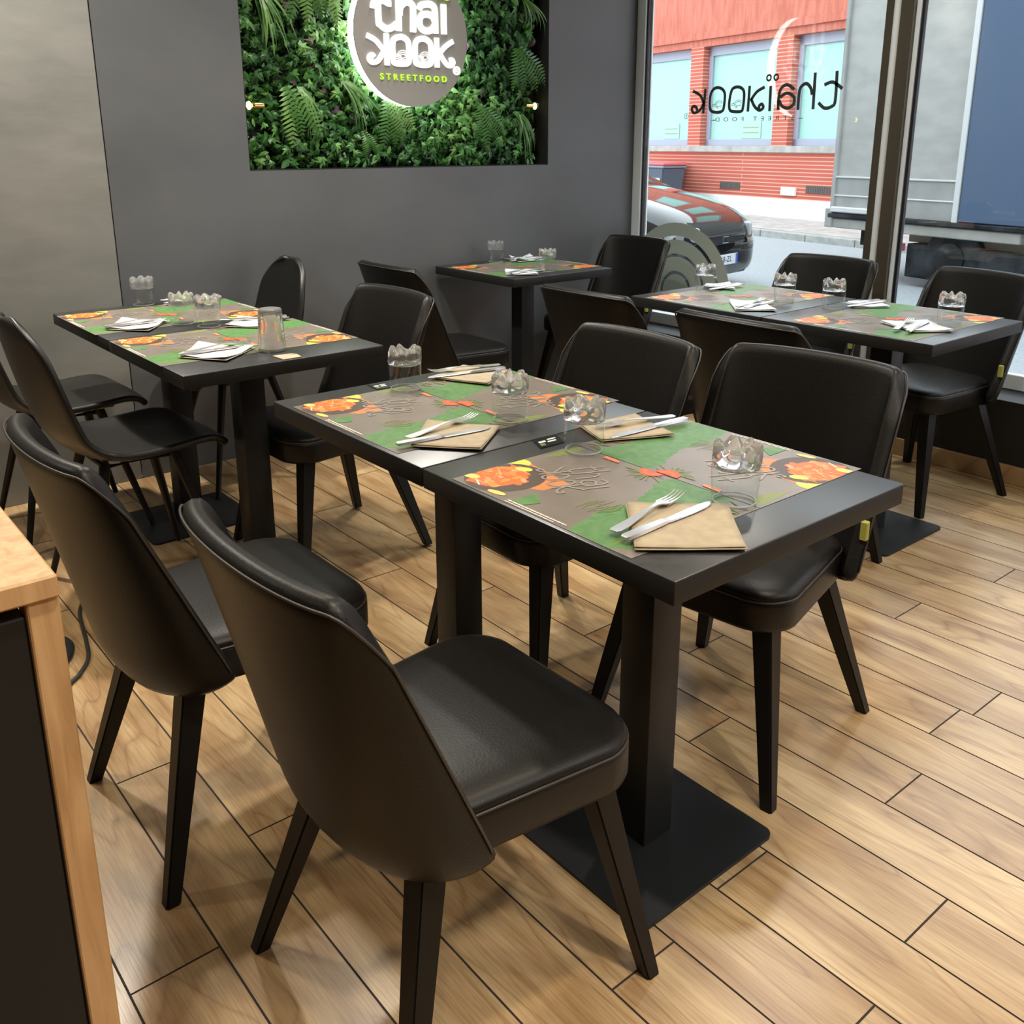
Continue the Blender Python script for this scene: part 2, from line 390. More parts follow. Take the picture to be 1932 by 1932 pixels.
# window wall: frames, posts and panes
def frame_piece(name, y0, y1, m, x0=XW-.015, x1=3.955, z0=.33, z1=2.7, bev=.003):
    bm = bmesh.new(); box(bm, x0, x1, y0, y1, z0, z1, bev, 2); return S(name, bm, m)
frame_piece('trim_2', -.130, YW, M['alu'])
frame_piece('trim_3', -.141, -.130, M['gasket'], x0=XW-.005, x1=3.946)
frame_piece('trim_5', -.150, -.133, M['alu'], x0=3.950, x1=3.960, bev=.001)
def post(yc, n):
    frame_piece('window_post_%d' % n, yc-.065, yc+.061, M['bronze'], x0=XW-.035)
    bm = bmesh.new(); lathe(bm, [(.0145, .33), (.0145, 2.7)], 20, XW-.035, yc+.008); S('trim_%d' % (10+n), bm, M['alu'], smooth=40)
    frame_piece('trim_%d' % (20+n), yc-.084, yc-.065, M['alu'])
    frame_piece('trim_%d' % (30+n), yc-.098, yc-.084, M['gasket'], x0=XW-.005, x1=3.948)
    frame_piece('trim_%d' % (40+n), yc+.061, yc+.069, M['alu'], x0=XW)
post(-1.592, 1); post(-4.3, 2); post(-6.6, 3)
bm = bmesh.new(); box(bm, XW-.01, 3.955, -7.05, -.130, .33, .395, .004); box(bm, XW-.01, 3.955, -7.05, -.130, 2.6, 2.7, .004); S('trim_4', bm, M['alu'])
for n, (a, b) in enumerate(((-1.524, -.142), (-4.232, -1.691), (-6.53, -4.399))):
    bm = bmesh.new(); box(bm, 3.938, 3.944, a, b, .395, 2.6); S('window_%d' % (n+1), bm, M['pane'])

# ------------------------------------------------------------------ plant wall, sign, bulbs
def build_plants():
    root = thing('living_wall', 'framed green wall of ivy and ferns set into the dark wall behind the sign', 'plant wall', (0, 0, 0))
    bm = bmesh.new(); box(bm, PX0+.005, PX1-.005, .045, .073, PZ0+.005, PZ1-.005); obj('backing_board', bm, M['board'], root)
    bm = bmesh.new(); box(bm, PX0, PX0+.004, YW+.004, .045, PZ0, PZ1); box(bm, PX1-.004, PX1, YW+.004, .045, PZ0, PZ1); box(bm, PX0+.004, PX1-.004, YW+.01, .045, PZ0, PZ0+.004); obj('recess_lining', bm, M['board'], root)  # black boards added; their colour stands for shade inside the recess
    rnd = random.Random(11)
    leaf = [(0, -.1), (.22, -.18), (.5, .02), (.26, .18), (.36, .5), (.14, .42), (0, 1.0), (-.14, .42), (-.36, .5), (-.26, .18), (-.5, .02), (-.22, -.18)]
    oval = [(0, -.1), (.2, .1), (.27, .4), (.16, .75), (0, 1.0), (-.16, .75), (-.27, .4), (-.2, .1)]
    bm = bmesh.new(); lay = bm.loops.layers.color.new('tone')
    for i in range(5600):
        x = rnd.uniform(PX0+.012, PX1-.055); z = rnd.uniform(PZ0+.02, PZ1-.01)
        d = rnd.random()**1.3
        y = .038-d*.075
        if x < PX0+.05: y = max(y, -.03)
        s = rnd.uniform(.030, .058)
        ang = rnd.gauss(pi, .9)+rnd.choice([-.35, .5])
        tilt = rnd.uniform(-.75, .35); tw = rnd.uniform(-.7, .7)
        R = Matrix.Rotation(ang, 3, 'Y') @ Matrix.Rotation(tilt, 3, 'X') @ Matrix.Rotation(tw, 3, 'Z')
        sh = leaf if rnd.random() < .75 else oval
        patch = noise.noise(Vector((x*3.1, z*3.1, 4)))
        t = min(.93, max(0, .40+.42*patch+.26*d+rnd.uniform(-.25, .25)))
        if rnd.random() < .02: t = rnd.uniform(.955, 1)
        c = bm.verts.new(Vector((x, y, z))+R @ Vector((0, -.10*s, .2*s)))
        vs = [bm.verts.new(Vector((x, y, z))+R @ Vector((a*s*1.1, .12*s*abs(a)*2+(.10*s if b > .9 else 0), b*s))) for a, b in sh]
        for k in range(len(vs)):
            f = bm.faces.new([c, vs[k], vs[(k+1) % len(vs)]])
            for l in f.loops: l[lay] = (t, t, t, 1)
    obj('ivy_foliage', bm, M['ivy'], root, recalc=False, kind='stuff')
    def fern(x, z, n, ln, spread, lean):
        bm = bmesh.new(); lay = bm.loops.layers.color.new('tone')
        for j in range(n):
            a = lean+(j-(n-1)/2)*spread+rnd.uniform(-.06, .06); l0 = ln*rnd.uniform(.8, 1.1); t = rnd.random()
            steps = 16; p = Vector((x, -.03, z)); pts = []
            for k in range(steps+1):
                u = k/steps; aa = a*(1-.35*u)
                pts.append(Vector((p.x, -.035-.035*sin(pi*u*.9)-.006*j, p.z))); p = p+Vector((sin(aa), 0, -cos(aa)))*(l0/steps)
            for k in range(1, steps):
                u = k/steps; wl = .052*ln/.3*sin(pi*min(1, u*1.02+.08))**.8
                tdir = (pts[k+1]-pts[k-1]).normalized(); sd = Vector((tdir.z, 0, -tdir.x))
                for sg in (-1, 1):
                    b0 = pts[k]; tip = b0+sd*sg*wl+tdir*wl*.45+Vector((0, .01, 0)); w = tdir*(l0/steps*.34)
                    f = bm.faces.new([bm.verts.new(b0-w), bm.verts.new((b0+tip)/2-w*.9), bm.verts.new(tip), bm.verts.new((b0+tip)/2+w*.9), bm.verts.new(b0+w)])
                    for q in f.loops: q[lay] = (t, t, t, 1)
        obj('fern_frond', bm, M['fern'], root, recalc=False)
    def grass(x, z, n, ln, lean):
        bm = bmesh.new(); lay = bm.loops.layers.color.new('tone')
        for j in range(n):
            a = lean+rnd.uniform(-.55, .55); l0 = ln*rnd.uniform(.6, 1.1); t = rnd.uniform(.3, 1); w0 = rnd.uniform(.003, .006)
            prev = None; p = Vector((x+rnd.uniform(-.02, .02), -.03, z)); yo = rnd.uniform(.01, .05)
            for k in range(9):
                u = k/8; q = Vector((p.x, p.y-yo*sin(pi*u*.9), p.z)); w = w0*(1-u**2)+.0004
                cur = (bm.verts.new(q+Vector((w*cos(a), 0, w*sin(a)))), bm.verts.new(q-Vector((w*cos(a), 0, w*sin(a)))))
                if prev:
                    f = bm.faces.new([prev[0], prev[1], cur[1], cur[0]])
                    for l in f.loops: l[lay] = (t, t, t, 1)
                prev = cur; aa = a*(1-.5*u)+.0; p = p+Vector((sin(aa), 0, -cos(aa)))*(l0/8)
        obj('grass_spray', bm, M['fern'], root, recalc=False)
    for a in ((1.93, 2.02, 3, .26, .4, .1), (1.83, 1.56, 3, .28, .3, .35), (2.33, 1.52, 4, .26, .35, .3), (2.86, 1.50, 4, .24, .32, .35), (3.09, 1.78, 4, .26, .35, .4), (2.05, 2.0, 3, .24, .35, -.2), (2.2, 1.38, 2, .14, .5, .3), (2.9, 2.2, 3, .26, .4, .2), (1.8, 2.38, 3, .26, .35, .3), (2.5, 2.42, 3, .2, .4, .1)):
        fern(*a)
    for a in ((1.74, 1.93, 16, .27, .5), (2.13, 1.58, 14, .24, .65), (3.10, 1.47, 14, .24, .4), (1.9, 1.55, 10, .22, .3), (3.15, 2.0, 10, .22, .5), (2.2, 2.35, 10, .2, .2)):
        grass(*a)
build_plants()

def build_sign():
    cx, cz = 2.445, 1.78; yf = -.095
    root = thing('round_sign', 'round backlit grey sign reading thai kook streetfood on the plant wall', 'sign', (cx, yf, cz))
    fn = lambda a, b, h: (a, -h, b)
    R = .302
    c = lambda r, n=96: [(r*cos(2*pi*i/n), r*sin(2*pi*i/n)) for i in range(n)]
    bm = bmesh.new(); prism(bm, c(R), -.006, 0, fn=fn); obj('sign_face', bm, M['sign_face'], root)
    bm = bmesh.new(); prism(bm, c(R-.002), -.058, -.006, fn=fn); obj('light_box', bm, M['white_emit'], root, label='glowing white edge of the sign')
    bm = bmesh.new(); w = .0285; h1 = .008
    st = {
     't': [(-.178, .27), (-.1790, .0614), (-.1715, .036), (-.1394, .0200), (-.1059, .0300), (-.0868, .0447)],
     'tb': [(-.204, .098), (-.1999, .1198), (-.1781, .1303), (-.149, .134), (-.1276, .1257), (-.1128, .1253)],
     'h': [(-.0735, .27), (-.0752, .0149)],
     'h2': [(-.0700, .080), (-.0660, .1103), (-.0500, .1289), (-.0273, .1378), (-.0051, .13), (.0017, .11), (-.0010, .0153)],
     'a': [(.034, .1105), (.0424, .1278), (.0715, .1372), (.1024, .1358), (.1193, .1133), (.1204, .0173)],
     'a2': [(.1187, .0563), (.1033, .0353), (.0756, .0249), (.0449, .0333), (.0342, .0593), (.0448, .0868), (.0739, .0949), (.1049, .0883), (.119, .0663)],
     'i': [(.1674, .1441), (.1681, .0173)],
     'k': [(-.1423, .0009), (-.1425, -.1304)], 'ka': [(-.242, -.0119), (-.1999, -.0294), (-.1721, -.054), (-.1531, -.0728)],
     'kb': [(-.1531, -.0678), (-.174, -.0951), (-.1894, -.1134), (-.2152, -.1215), (-.2316, -.1130), (-.2320, -.0982), (-.2172, -.0910), (-.2078, -.0997)],
     'o1': [(-.1109, -.0417), (-.1007, -.019), (-.0685, -.0083), (-.0407, -.0163), (-.0274, -.0367), (-.0259, -.0965), (-.0344, -.1158), (-.0638, -.1208), (-.1003, -.1186), (-.110, -.1047), (-.1109, -.0417)],
     'o2': [(.0078, -.0407), (.0201, -.0176), (.0512, -.0082), (.0782, -.0165), (.0923, -.0358), (.0944, -.0966), (.0849, -.1148), (.0553, -.1203), (.0176, -.1166), (.0083, -.1029), (.0078, -.0407)],
     'k2': [(.1258, -.0005), (.1262, -.1273)], 'k2a': [(.2178, -.0102), (.185, -.0275), (.1563, -.0506), (.1379, -.0695)],
     'k2b': [(.1409, -.0635), (.1592, -.0904), (.1828, -.114), (.2051, -.1155), (.2167, -.1029), (.2098, -.0913), (.1955, -.0937)]}
    for k, p in st.items():
        ww = .0215 if k in ('ka', 'kb', 'k2a', 'k2b') else (.0245 if k[0] in 'ko' else w)
        stroke(bm, p, ww, .0002, h1, fn=fn)
    ln = [(.236+.0165*cos(a), -.137+.0165*sin(a)) for a in [2*pi*i/20 for i in range(21)]]
    stroke(bm, ln, .006, .0002, h1, fn=fn, smooth=False)
    tb = text_mesh('R', .022, lambda x, y, z: fn(x+.236, y-.137, z+.0002), .006); merge(bm, tb)
    for cx0 in (-.068, .0515):   # noodles inside the two o
        for j, (ox, oz, r) in enumerate(((.012, -.098, .034), (.012, -.098, .026), (.012, -.098, .018), (-.022, -.112, .03), (-.022, -.112, .022), (-.022, -.112, .014), (.026, -.118, .026), (.026, -.118, .018))):
            a = [(cx0+ox+r*cos(t), oz+r*sin(t)) for t in [radians(20+14*q) for q in range(11)]]
            a = [q for q in a if abs(q[0]-cx0) < .030 and q[1] > -.112]
            if len(a) > 2: stroke(bm, a, .0026, .0002, .004, fn=fn, smooth=False)
    obj('lettering', bm, M['letter'], root, recalc=True, label='white lit letters thai kook')
    bm = bmesh.new()
    for cx1 in (.150, .187): stroke(bm, [(cx1+.015*cos(2*pi*i/20), .180+.015*sin(2*pi*i/20)) for i in range(21)], .009, .0002, h1, fn=fn, smooth=False)
    obj('eye_rings', bm, M['letter_green'], root, label='two small green rings'); bm = bmesh.new()
    tb = text_mesh('STREETFOOD', .036, lambda x, y, z: fn(x-.001, y-.179, z+.0002), .006, .0006, 1.75)
    xs = [v.co.x for v in tb.verts]; k = .357/(max(xs)-min(xs))
    for v in tb.verts: v.co.x = (v.co.x-(max(xs)+min(xs))/2)*k-.001
    merge(bm, tb)
    obj('green_lettering', bm, M['letter_green'], root, label='small green letters streetfood')
build_sign()
def build_bulb(x, z, label, side):
    root = thing('bulb_light', label, 'lamp', (x, -.03, z), 0, 'warm bulbs at the edges of the plant wall')
    bm = bmesh.new(); bmesh.ops.create_uvsphere(bm, u_segments=16, v_segments=10, radius=.011)
    for v in bm.verts: v.co.z *= 1.5
    obj('filament', bm, M['bulb'], root, smooth=True)
    bm = bmesh.new(); bmesh.ops.create_uvsphere(bm, u_segments=24, v_segments=14, radius=.027); obj('glass_globe', bm, M['pane'], root, smooth=True)
    bm = bmesh.new(); lathe(bm, [(.012, -.03), (.014, -.01), (.014, .012), (.009, .02)], 16)
    for v in bm.verts: v.co = Vector((v.co.z*side-.033*side*-1*-1, v.co.x, v.co.y))
    obj('socket', bm, M['brass'], root, smooth=30)
build_bulb(1.672, 1.470, 'glowing warm bulb at the left edge of the plant wall', -1)
build_bulb(3.222, 1.500, 'glowing warm bulb at the right edge of the plant wall', 1)

# ------------------------------------------------------------------ window lettering
def window_decals():
    root = thing('window_logo', 'dark lettering thai kook read backwards on the window glass', 'window lettering', (3.936, 0, 0))
    kk = 1.035; fn = lambda y, z, h: (-h, y*kk+3.852*(kk-1), 1.32+(z-1.32)*kk)
    st = {'k': [(-.655, 1.576), (-.648, 1.459)], 'ka': [(-.575, 1.568), (-.623, 1.546), (-.650, 1.506)],
     'kb': [(-.650, 1.51), (-.627, 1.477), (-.59, 1.463), (-.573, 1.481), (-.584, 1.495), (-.604, 1.488), (-.606, 1.474)],
     'o1': [(-.688, 1.543), (-.705, 1.571), (-.734, 1.578), (-.764, 1.566), (-.777, 1.54), (-.774, 1.484), (-.764, 1.467), (-.735, 1.462), (-.7, 1.469), (-.687, 1.492), (-.688, 1.543)],
     'o2': [(-.81, 1.539), (-.822, 1.569), (-.854, 1.576), (-.883, 1.563), (-.892, 1.536), (-.889, 1.481), (-.88, 1.464), (-.844, 1.463), (-.815, 1.469), (-.806, 1.494), (-.81, 1.539)],
     'k2': [(-.921, 1.578), (-.919, 1.461)], 'k2a': [(-1.007, 1.569), (-.964, 1.549), (-.932, 1.512)],
     'k2b': [(-.934, 1.518), (-.956, 1.484), (-.984, 1.466), (-1.006, 1.476), (-.998, 1.493), (-.983, 1.486), (-.982, 1.472)],
     'i': [(-1.04, 1.573), (-1.043, 1.46)], 'a': [(-1.17, 1.552), (-1.129, 1.574), (-1.096, 1.555), (-1.088, 1.507), (-1.090, 1.464)],
     'a2': [(-1.092, 1.507), (-1.111, 1.48), (-1.145, 1.472), (-1.172, 1.489), (-1.169, 1.52), (-1.132, 1.537), (-1.096, 1.520)],
     'h': [(-1.273, 1.619), (-1.276, 1.462)], 'h2': [(-1.266, 1.525), (-1.255, 1.555), (-1.231, 1.574), (-1.205, 1.561), (-1.197, 1.53), (-1.197, 1.462)],
     't': [(-1.382, 1.620), (-1.385, 1.497), (-1.37, 1.472), (-1.334, 1.466), (-1.301, 1.490)], 'tb': [(-1.415, 1.545), (-1.366, 1.574), (-1.324, 1.564)]}
    bm = bmesh.new()
    for k, p in st.items(): stroke(bm, p, .0150, 0, .0006, fn=fn)
    for yc in (-1.027, -1.067): stroke(bm, [(yc+.0115*cos(2*pi*i/20), 1.609+.0125*sin(2*pi*i/20)) for i in range(21)], .0085, 0, .0006, fn=fn, smooth=False)
    for yc in (-.733, -.849):
        for (oy, oz, r) in ((-.012, 1.482, .034), (-.012, 1.482, .027), (.02, 1.472, .028), (.02, 1.472, .021), (-.02, 1.468, .024)):
            a = [(yc+oy+r*cos(t), oz+r*sin(t)) for t in [radians(30+12*q) for q in range(11)]]
            a = [q for q in a if abs(q[0]-yc) < .034]
            if len(a) > 2: stroke(bm, a, .0022, 0, .0006, fn=fn, smooth=False)
    obj('lettering', bm, M['decal'], root)
    bm = text_mesh('STREET FOOD', .027, lambda x, y, z: fn(x, y, z), .0006, 0, 2.1)
    ys = [v.co.y for v in bm.verts]; k = .47/(max(ys)-min(ys)); hi = max(ys)
    for v in bm.verts: v.co.y = (v.co.y-hi)*k-.618; v.co.z += 1.477
    left = set(bm.verts)
    while left:      # one mesh per letter
        isl, todo = set(), [left.pop()]
        while todo:
            v = todo.pop(); isl.add(v)
            for e in v.link_edges:
                w_ = e.other_vert(v)
                if w_ in left: left.discard(w_); todo.append(w_)
        b2 = bmesh.new(); mp = {v: b2.verts.new(v.co) for v in isl}
        for f in {f for v in isl for f in v.link_faces}: b2.faces.new([mp[v] for v in f.verts])
        obj('small_letter', b2, M['decal'], root)
    bm.free()
    for yc in (-.715, -1.215):
        bm = bmesh.new(); stroke(bm, [(yc-.012, 1.425), (yc+.012, 1.425)], .003, 0, .0006, fn=fn, smooth=False); obj('dash', bm, M['decal'], root)
    bm = bmesh.new(); stroke(bm, [(-.539+.013*cos(2*pi*i/20), 1.449+.013*sin(2*pi*i/20)) for i in range(21)], .0025, 0, .0006, fn=fn, smooth=False)
    merge(bm, text_mesh('R', .018, lambda x, y, z: fn(x-.539, y+1.449, z), .0006))
    obj('registered_mark', bm, M['decal'], root)
    root = thing('window_arcs', 'pale frosted concentric arcs low on the window behind the table', 'window decal', (3.9365, 0, 0))
    for r0, r1 in ((.290, .358), (.196, .270), (.105, .180), (.0, .088)):
        bm = bmesh.new(); n = 72; cy, cz = -.517, .556
        ps = []
        for i in range(n+1):
            a = radians(-22+224*i/n)
            ps.append(((cy+r0*cos(a), cz+r0*sin(a)), (cy+r1*cos(a), cz+r1*sin(a))))
        for (a, b), (c, d) in zip(ps, ps[1:]):
            if r0 == 0: bm.faces.new([bm.verts.new(fn(*q, .0008)) for q in ((cy, cz), b, d)])
            else: bm.faces.new([bm.verts.new(fn(*q, .0008)) for q in (a, b, d, c)])
        bmesh.ops.remove_doubles(bm, verts=bm.verts, dist=1e-5)
        o = obj('arc_band', bm, M['decal_pale'], root, recalc=False); solidify(o, .0006)
window_decals()

# ------------------------------------------------------------------ chairs
def shell_a(u, v):
    au = abs(u)
    zb = .350+.052*au**2.5
    zt = .842-.008*au**2-.105*max(0, (au-.70)/.30)**2.6
    z = zb+(zt-zb)*v
    xm = -.212-.105*((z-.36)/.48)
    if z < .43: xm += .035*((.43-z)/.09)**1.8
    xe = -.075-.437*(z-.404)
    Wd = .222
    if z < .44: Wd -= .022*((.44-z)/.1)**2
    a = u*pi/2
    x = xm+(xe-xm)*(1-cos(a))
    y = Wd*sin(a)
    return Vector((x, y, z))
def make_chair_a():
    root = thing('dining_chair', 'black padded dining chair', 'chair', (0, 0, 0), 0, 'black padded dining chairs')
    bm = bmesh.new(); nu, nv = 28, 18
    us = [-1+2*i/nu for i in range(nu+1)]; vs = [j/nv for j in range(nv+1)]
    g = [[bm.verts.new(shell_a(u, v)) for u in us] for v in vs]
    for j in range(nv):
        for i in range(nu): bm.faces.new([g[j][i], g[j][i+1], g[j+1][i+1], g[j+1][i]])
    o = obj('backrest', bm, M['leather'], root, smooth=True, recalc=False); solidify(o, .034, 0); subsurf(o, 1)
    # seam that runs round the outer edge of the shell
    bm = bmesh.new(); path = []
    for v in [.06+.92*x/24 for x in range(0, 25)]: path.append((-.965, v))
    for u in [-.965+1.93*x/36 for x in range(1, 36)]: path.append((u, .985))
    for v in [.98-.92*x/24 for x in range(0, 25)]: path.append((.965, v))
    pts = []
    for u, v in path:
        p = shell_a(u, v); e = .01
        du = shell_a(min(1, u+e), v)-shell_a(max(-1, u-e), v); dv = shell_a(u, min(1, v+e))-shell_a(u, max(0, v-e))
        n = du.cross(dv).normalized()
        if n.x > 0 and abs(u) < .5: n = -n
        if abs(u) >= .5 and n.y*u < 0: n = -n
        pts.append(p+n*.0172)
    tube(bm, pts, .0022, 6); obj('piping', bm, M['piping'], o, smooth=True)
    bm = bmesh.new()      # rounded cushion
    def outline(ins):
        p = []
        fx, rx, fw, rw = .236-ins, -.180+ins, .218-ins, .186-ins
        corners = [(fx, fw, .085, 0), (rx, rw, .075, 1), (rx, -rw, .075, 2), (fx, -fw, .085, 3)]
        for (x, y, r, q) in corners:
            r = max(.02, r-ins*.5); sx = -1 if x > 0 else 1; sy = -1 if y > 0 else 1
            cx, cy = x+sx*r, y+sy*r
            a0 = [0, pi/2, pi, 1.5*pi][q]
            for k in range(9):
                a = a0+pi/2*k/8; p.append((cx+r*cos(a), cy+r*sin(a)))
        return p
    lay = [(.016, .372), (.003, .376), (0, .385), (0, .430), (.001, .437), (.0045, .4405), (.003, .444), (.008, .452), (.022, .4585), (.05, .463), (.1, .466)]
    prev = None; rings = []
    for ins, z in lay:
        rings.append([bm.verts.new((x, y, z+(.004 if z > .44 else 0)*sin(min(1, max(0, (.22-abs(y))/.1))))) for x, y in outline(ins)])
    for a, b in zip(rings, rings[1:]):
        n = len(a)
        for i in range(n): bm.faces.new([a[i], a[(i+1) % n], b[(i+1) % n], b[i]])
    bm.faces.new(rings[0][::-1]); bm.faces.new(rings[-1])
    s = obj('seat', bm, M['leather'], root, smooth=True)
    bm = bmesh.new(); ol = outline(.0022); tube(bm, [(x, y, .4405) for x, y in ol+[ol[0]]], .0024, 6, False); obj('piping', bm, M['piping'], s, smooth=True)
    for (tx, ty, fx, fy) in ((.165, .160, .236, .232), (.165, -.160, .236, -.232), (-.128, .135, -.236, .225), (-.128, -.135, -.236, -.225)):
        bm = bmesh.new(); t, b = .023, .0135
        q = [(-1, -1), (1, -1), (1, 1), (-1, 1)]
        A = [bm.verts.new((fx+b*i, fy+b*j, .0)) for i, j in q]; B = [bm.verts.new((tx+t*i, ty+t*j, .376)) for i, j in q]
        for k in range(4): bm.faces.new([A[k], A[(k+1) % 4], B[(k+1) % 4], B[k]])
        bm.faces.new(A[::-1]); bm.faces.new(B)
        es = [e for e in bm.edges if abs(e.verts[0].co.z-e.verts[1].co.z) > .1]
        bmesh.ops.bevel(bm, geom=es, offset=.003, segments=2, affect='EDGES')
        obj('leg', bm, M['leg'], root, smooth=30)
    p = shell_a(.985, .32)
    bm = bmesh.new(); box(bm, p.x+.008, p.x+.022, p.y+.004, p.y+.020, p.z-.022, p.z+.022, .002, 1)
    obj('care_tag', bm, M['tag'], root, label='yellow green care tag')
    return root
def make_chair_b():
    root = thing('shell_chair', 'black one-piece shell chair', 'chair', (0, 0, 0), 0, 'black shell chairs')
    prof = [(.255, .418), (.245, .440), (.20, .450), (.10, .442), (.0, .436), (-.09, .440), (-.155, .462), (-.20, .505), (-.225, .56), (-.245, .63), (-.262, .70), (-.277, .77), (-.287, .82), (-.293, .85), (-.295, .862)]
    wid = [.185, .202, .214, .222, .224, .220, .212, .204, .198, .193, .186, .168, .135, .095, .045]
    bm = bmesh.new(); n = 14; g = []
    for k, ((x, z), w) in enumerate(zip(prof, wid)):
        t = k/(len(prof)-1); row = []
        for i in range(n+1):
            s = -1+2*i/n
            seat = max(0, 1-max(0, t-.42)/.15); back = 1-seat
            zz = z+seat*.026*abs(s)**2.6*(1 if 1 < k < 8 else .3)+.03*back*0
            xx = x+back*.045*s*s*(1 if k < 12 else .6)+(.02*s*s*seat if k > 5 else 0)
            if k < 3: xx -= .02*s*s
            row.append(bm.verts.new((xx, w*s, zz)))
        g.append(row)
    for a, b in zip(g, g[1:]):
        for i in range(n): bm.faces.new([a[i], a[i+1], b[i+1], b[i]])
    o = obj('seat_shell', bm, M['shell'], root, smooth=True, recalc=False); solidify(o, .024, 0); subsurf(o, 2)
    for sx, sy in ((1, 1), (1, -1), (-1, 1), (-1, -1)):
        bm = bmesh.new(); tube(bm, [(.10*sx, .10*sy, .423), (.205*sx, .205*sy, 0)], [.0155, .0095], 14); obj('leg', bm, M['leg'], root, smooth=40)
    bm = bmesh.new(); tube(bm, [(.10, .10, .412), (.10, -.10, .412), (-.10, -.10, .412), (-.10, .10, .412), (.10, .10, .412)], .009, 8); obj('under_frame', bm, M['metal_black'], root, smooth=40)
    return root
CA = [((.649, -2.797), 0, 'black padded chair nearest the camera at the front table, seen from behind'),
      ((.567, -2.155), 0, 'black padded chair behind the nearest chair, left side of the second front table'),
      ((1.575, -2.655), 187.2, 'large black padded chair under the right side of the nearest front table'),
      ((1.446, -2.159), 178, 'black padded chair on the right side of the second front table'),
      ((2.404, -2.19), 0, 'black padded chair on the inner side of the near window table'),
      ((2.435, -1.53), 0, 'black padded chair on the inner side of the far window table'),
      ((3.375, -.37), 180, 'black padded chair in the corner by the window at the small table'),
      ((2.30, -.49), 0, 'black padded chair left of the small table under the plant wall'),
      ((1.344, -1.155), 181, 'black padded chair at the right side of the left table pair, facing it'),
      ((3.36, -1.53), 180, 'black padded chair against the window post at the far window table'),
      ((3.385, -2.14), 168, 'black padded chair by the window at the near window table, seat edge showing')]
ca = make_chair_a()
for i, ((x, y), a, lb) in enumerate(CA):
    zf = .0085 if i == 8 else 0   # front feet stand on the table's base plate
    if i == 0: ca.location = (x, y, 0); ca.rotation_euler = (0, 0, radians(a)); ca['label'] = lb
    else: dup(ca, (x, y, zf), radians(a), lb)
CB = [((.745, -1.02), 2, 'black one-piece shell chair left of the table with the hammered glass'),
      ((.72, -.40), 0, 'black one-piece shell chair by the dark wall with pale paper on its seat'),
      ((1.40, -.31), 182, 'black one-piece shell chair with narrow rounded back before the dark wall')]
cb = make_chair_b()
for i, ((x, y), a, lb) in enumerate(CB):
    if i == 0: cb.location = (x, y, .0115); cb.rotation_euler = (0, 0, radians(a)); cb['label'] = lb
    else: dup(cb, (x, y, .0115), radians(a), lb)

# ------------------------------------------------------------------ tables
def make_table():
    root = thing('restaurant_table', 'black square restaurant table', 'table', (0, 0, 0), 0, 'black square restaurant tables')
    bm = bmesh.new(); box(bm, -.2985, .2985, -.3005, .3005, .712, .75, .0025, 2)
    bm.normal_update()
    for f in bm.faces: f.material_index = 0 if f.normal.z > .3 else 1
    obj('tabletop', bm, [M['top'], M['edge']], root, smooth=30)
    bm = bmesh.new(); box(bm, -.039, .039, -.039, .039, .008, .704, .003, 2); obj('column', bm, M['metal_black'], root, smooth=30)
    bm = bmesh.new(); q = []
    for cx, cy, a0 in ((.17, .155, 0), (-.17, .155, 90), (-.17, -.155, 180), (.17, -.155, 270)):
        for k in range(7): a = radians(a0+15*k); q.append((cx+.02*cos(a), cy+.02*sin(a)))
    prism(bm, q, 0, .008); obj('base_plate', bm, M['metal_black'], root)
    bm = bmesh.new(); box(bm, -.11, .11, -.11, .11, .704, .712, .002, 1); obj('mounting_plate', bm, M['metal_black'], root)
    return root
T1X, T2X, T3X, T4X = 1.123, 1.055, 2.832, 2.879
TB = [((T1X, -2.795), 0, 'nearest black square table on a single column at the front'),
      ((T1X, -2.190), 0, 'black square table pushed against the far end of the front table'),
      ((T2X, -1.217), 0, 'black square table with a hammered glass, near half of the left pair'),
      ((T2X, -.612), 0, 'black square table against the dark wall, far half of the left pair'),
      ((T3X, -.398), -.5, 'small single black table under the plant wall near the window'),
      ((T4X, -2.250), 0, 'near black table of the pair along the window'),
      ((T4X, -1.643), 0, 'far black table of the pair along the window')]
tb = make_table()
for i, ((x, y), a, lb) in enumerate(TB):
    if i == 0: tb.location = (x, y, 0); tb['label'] = lb
    else: dup(tb, (x, y, 0), radians(a), lb)

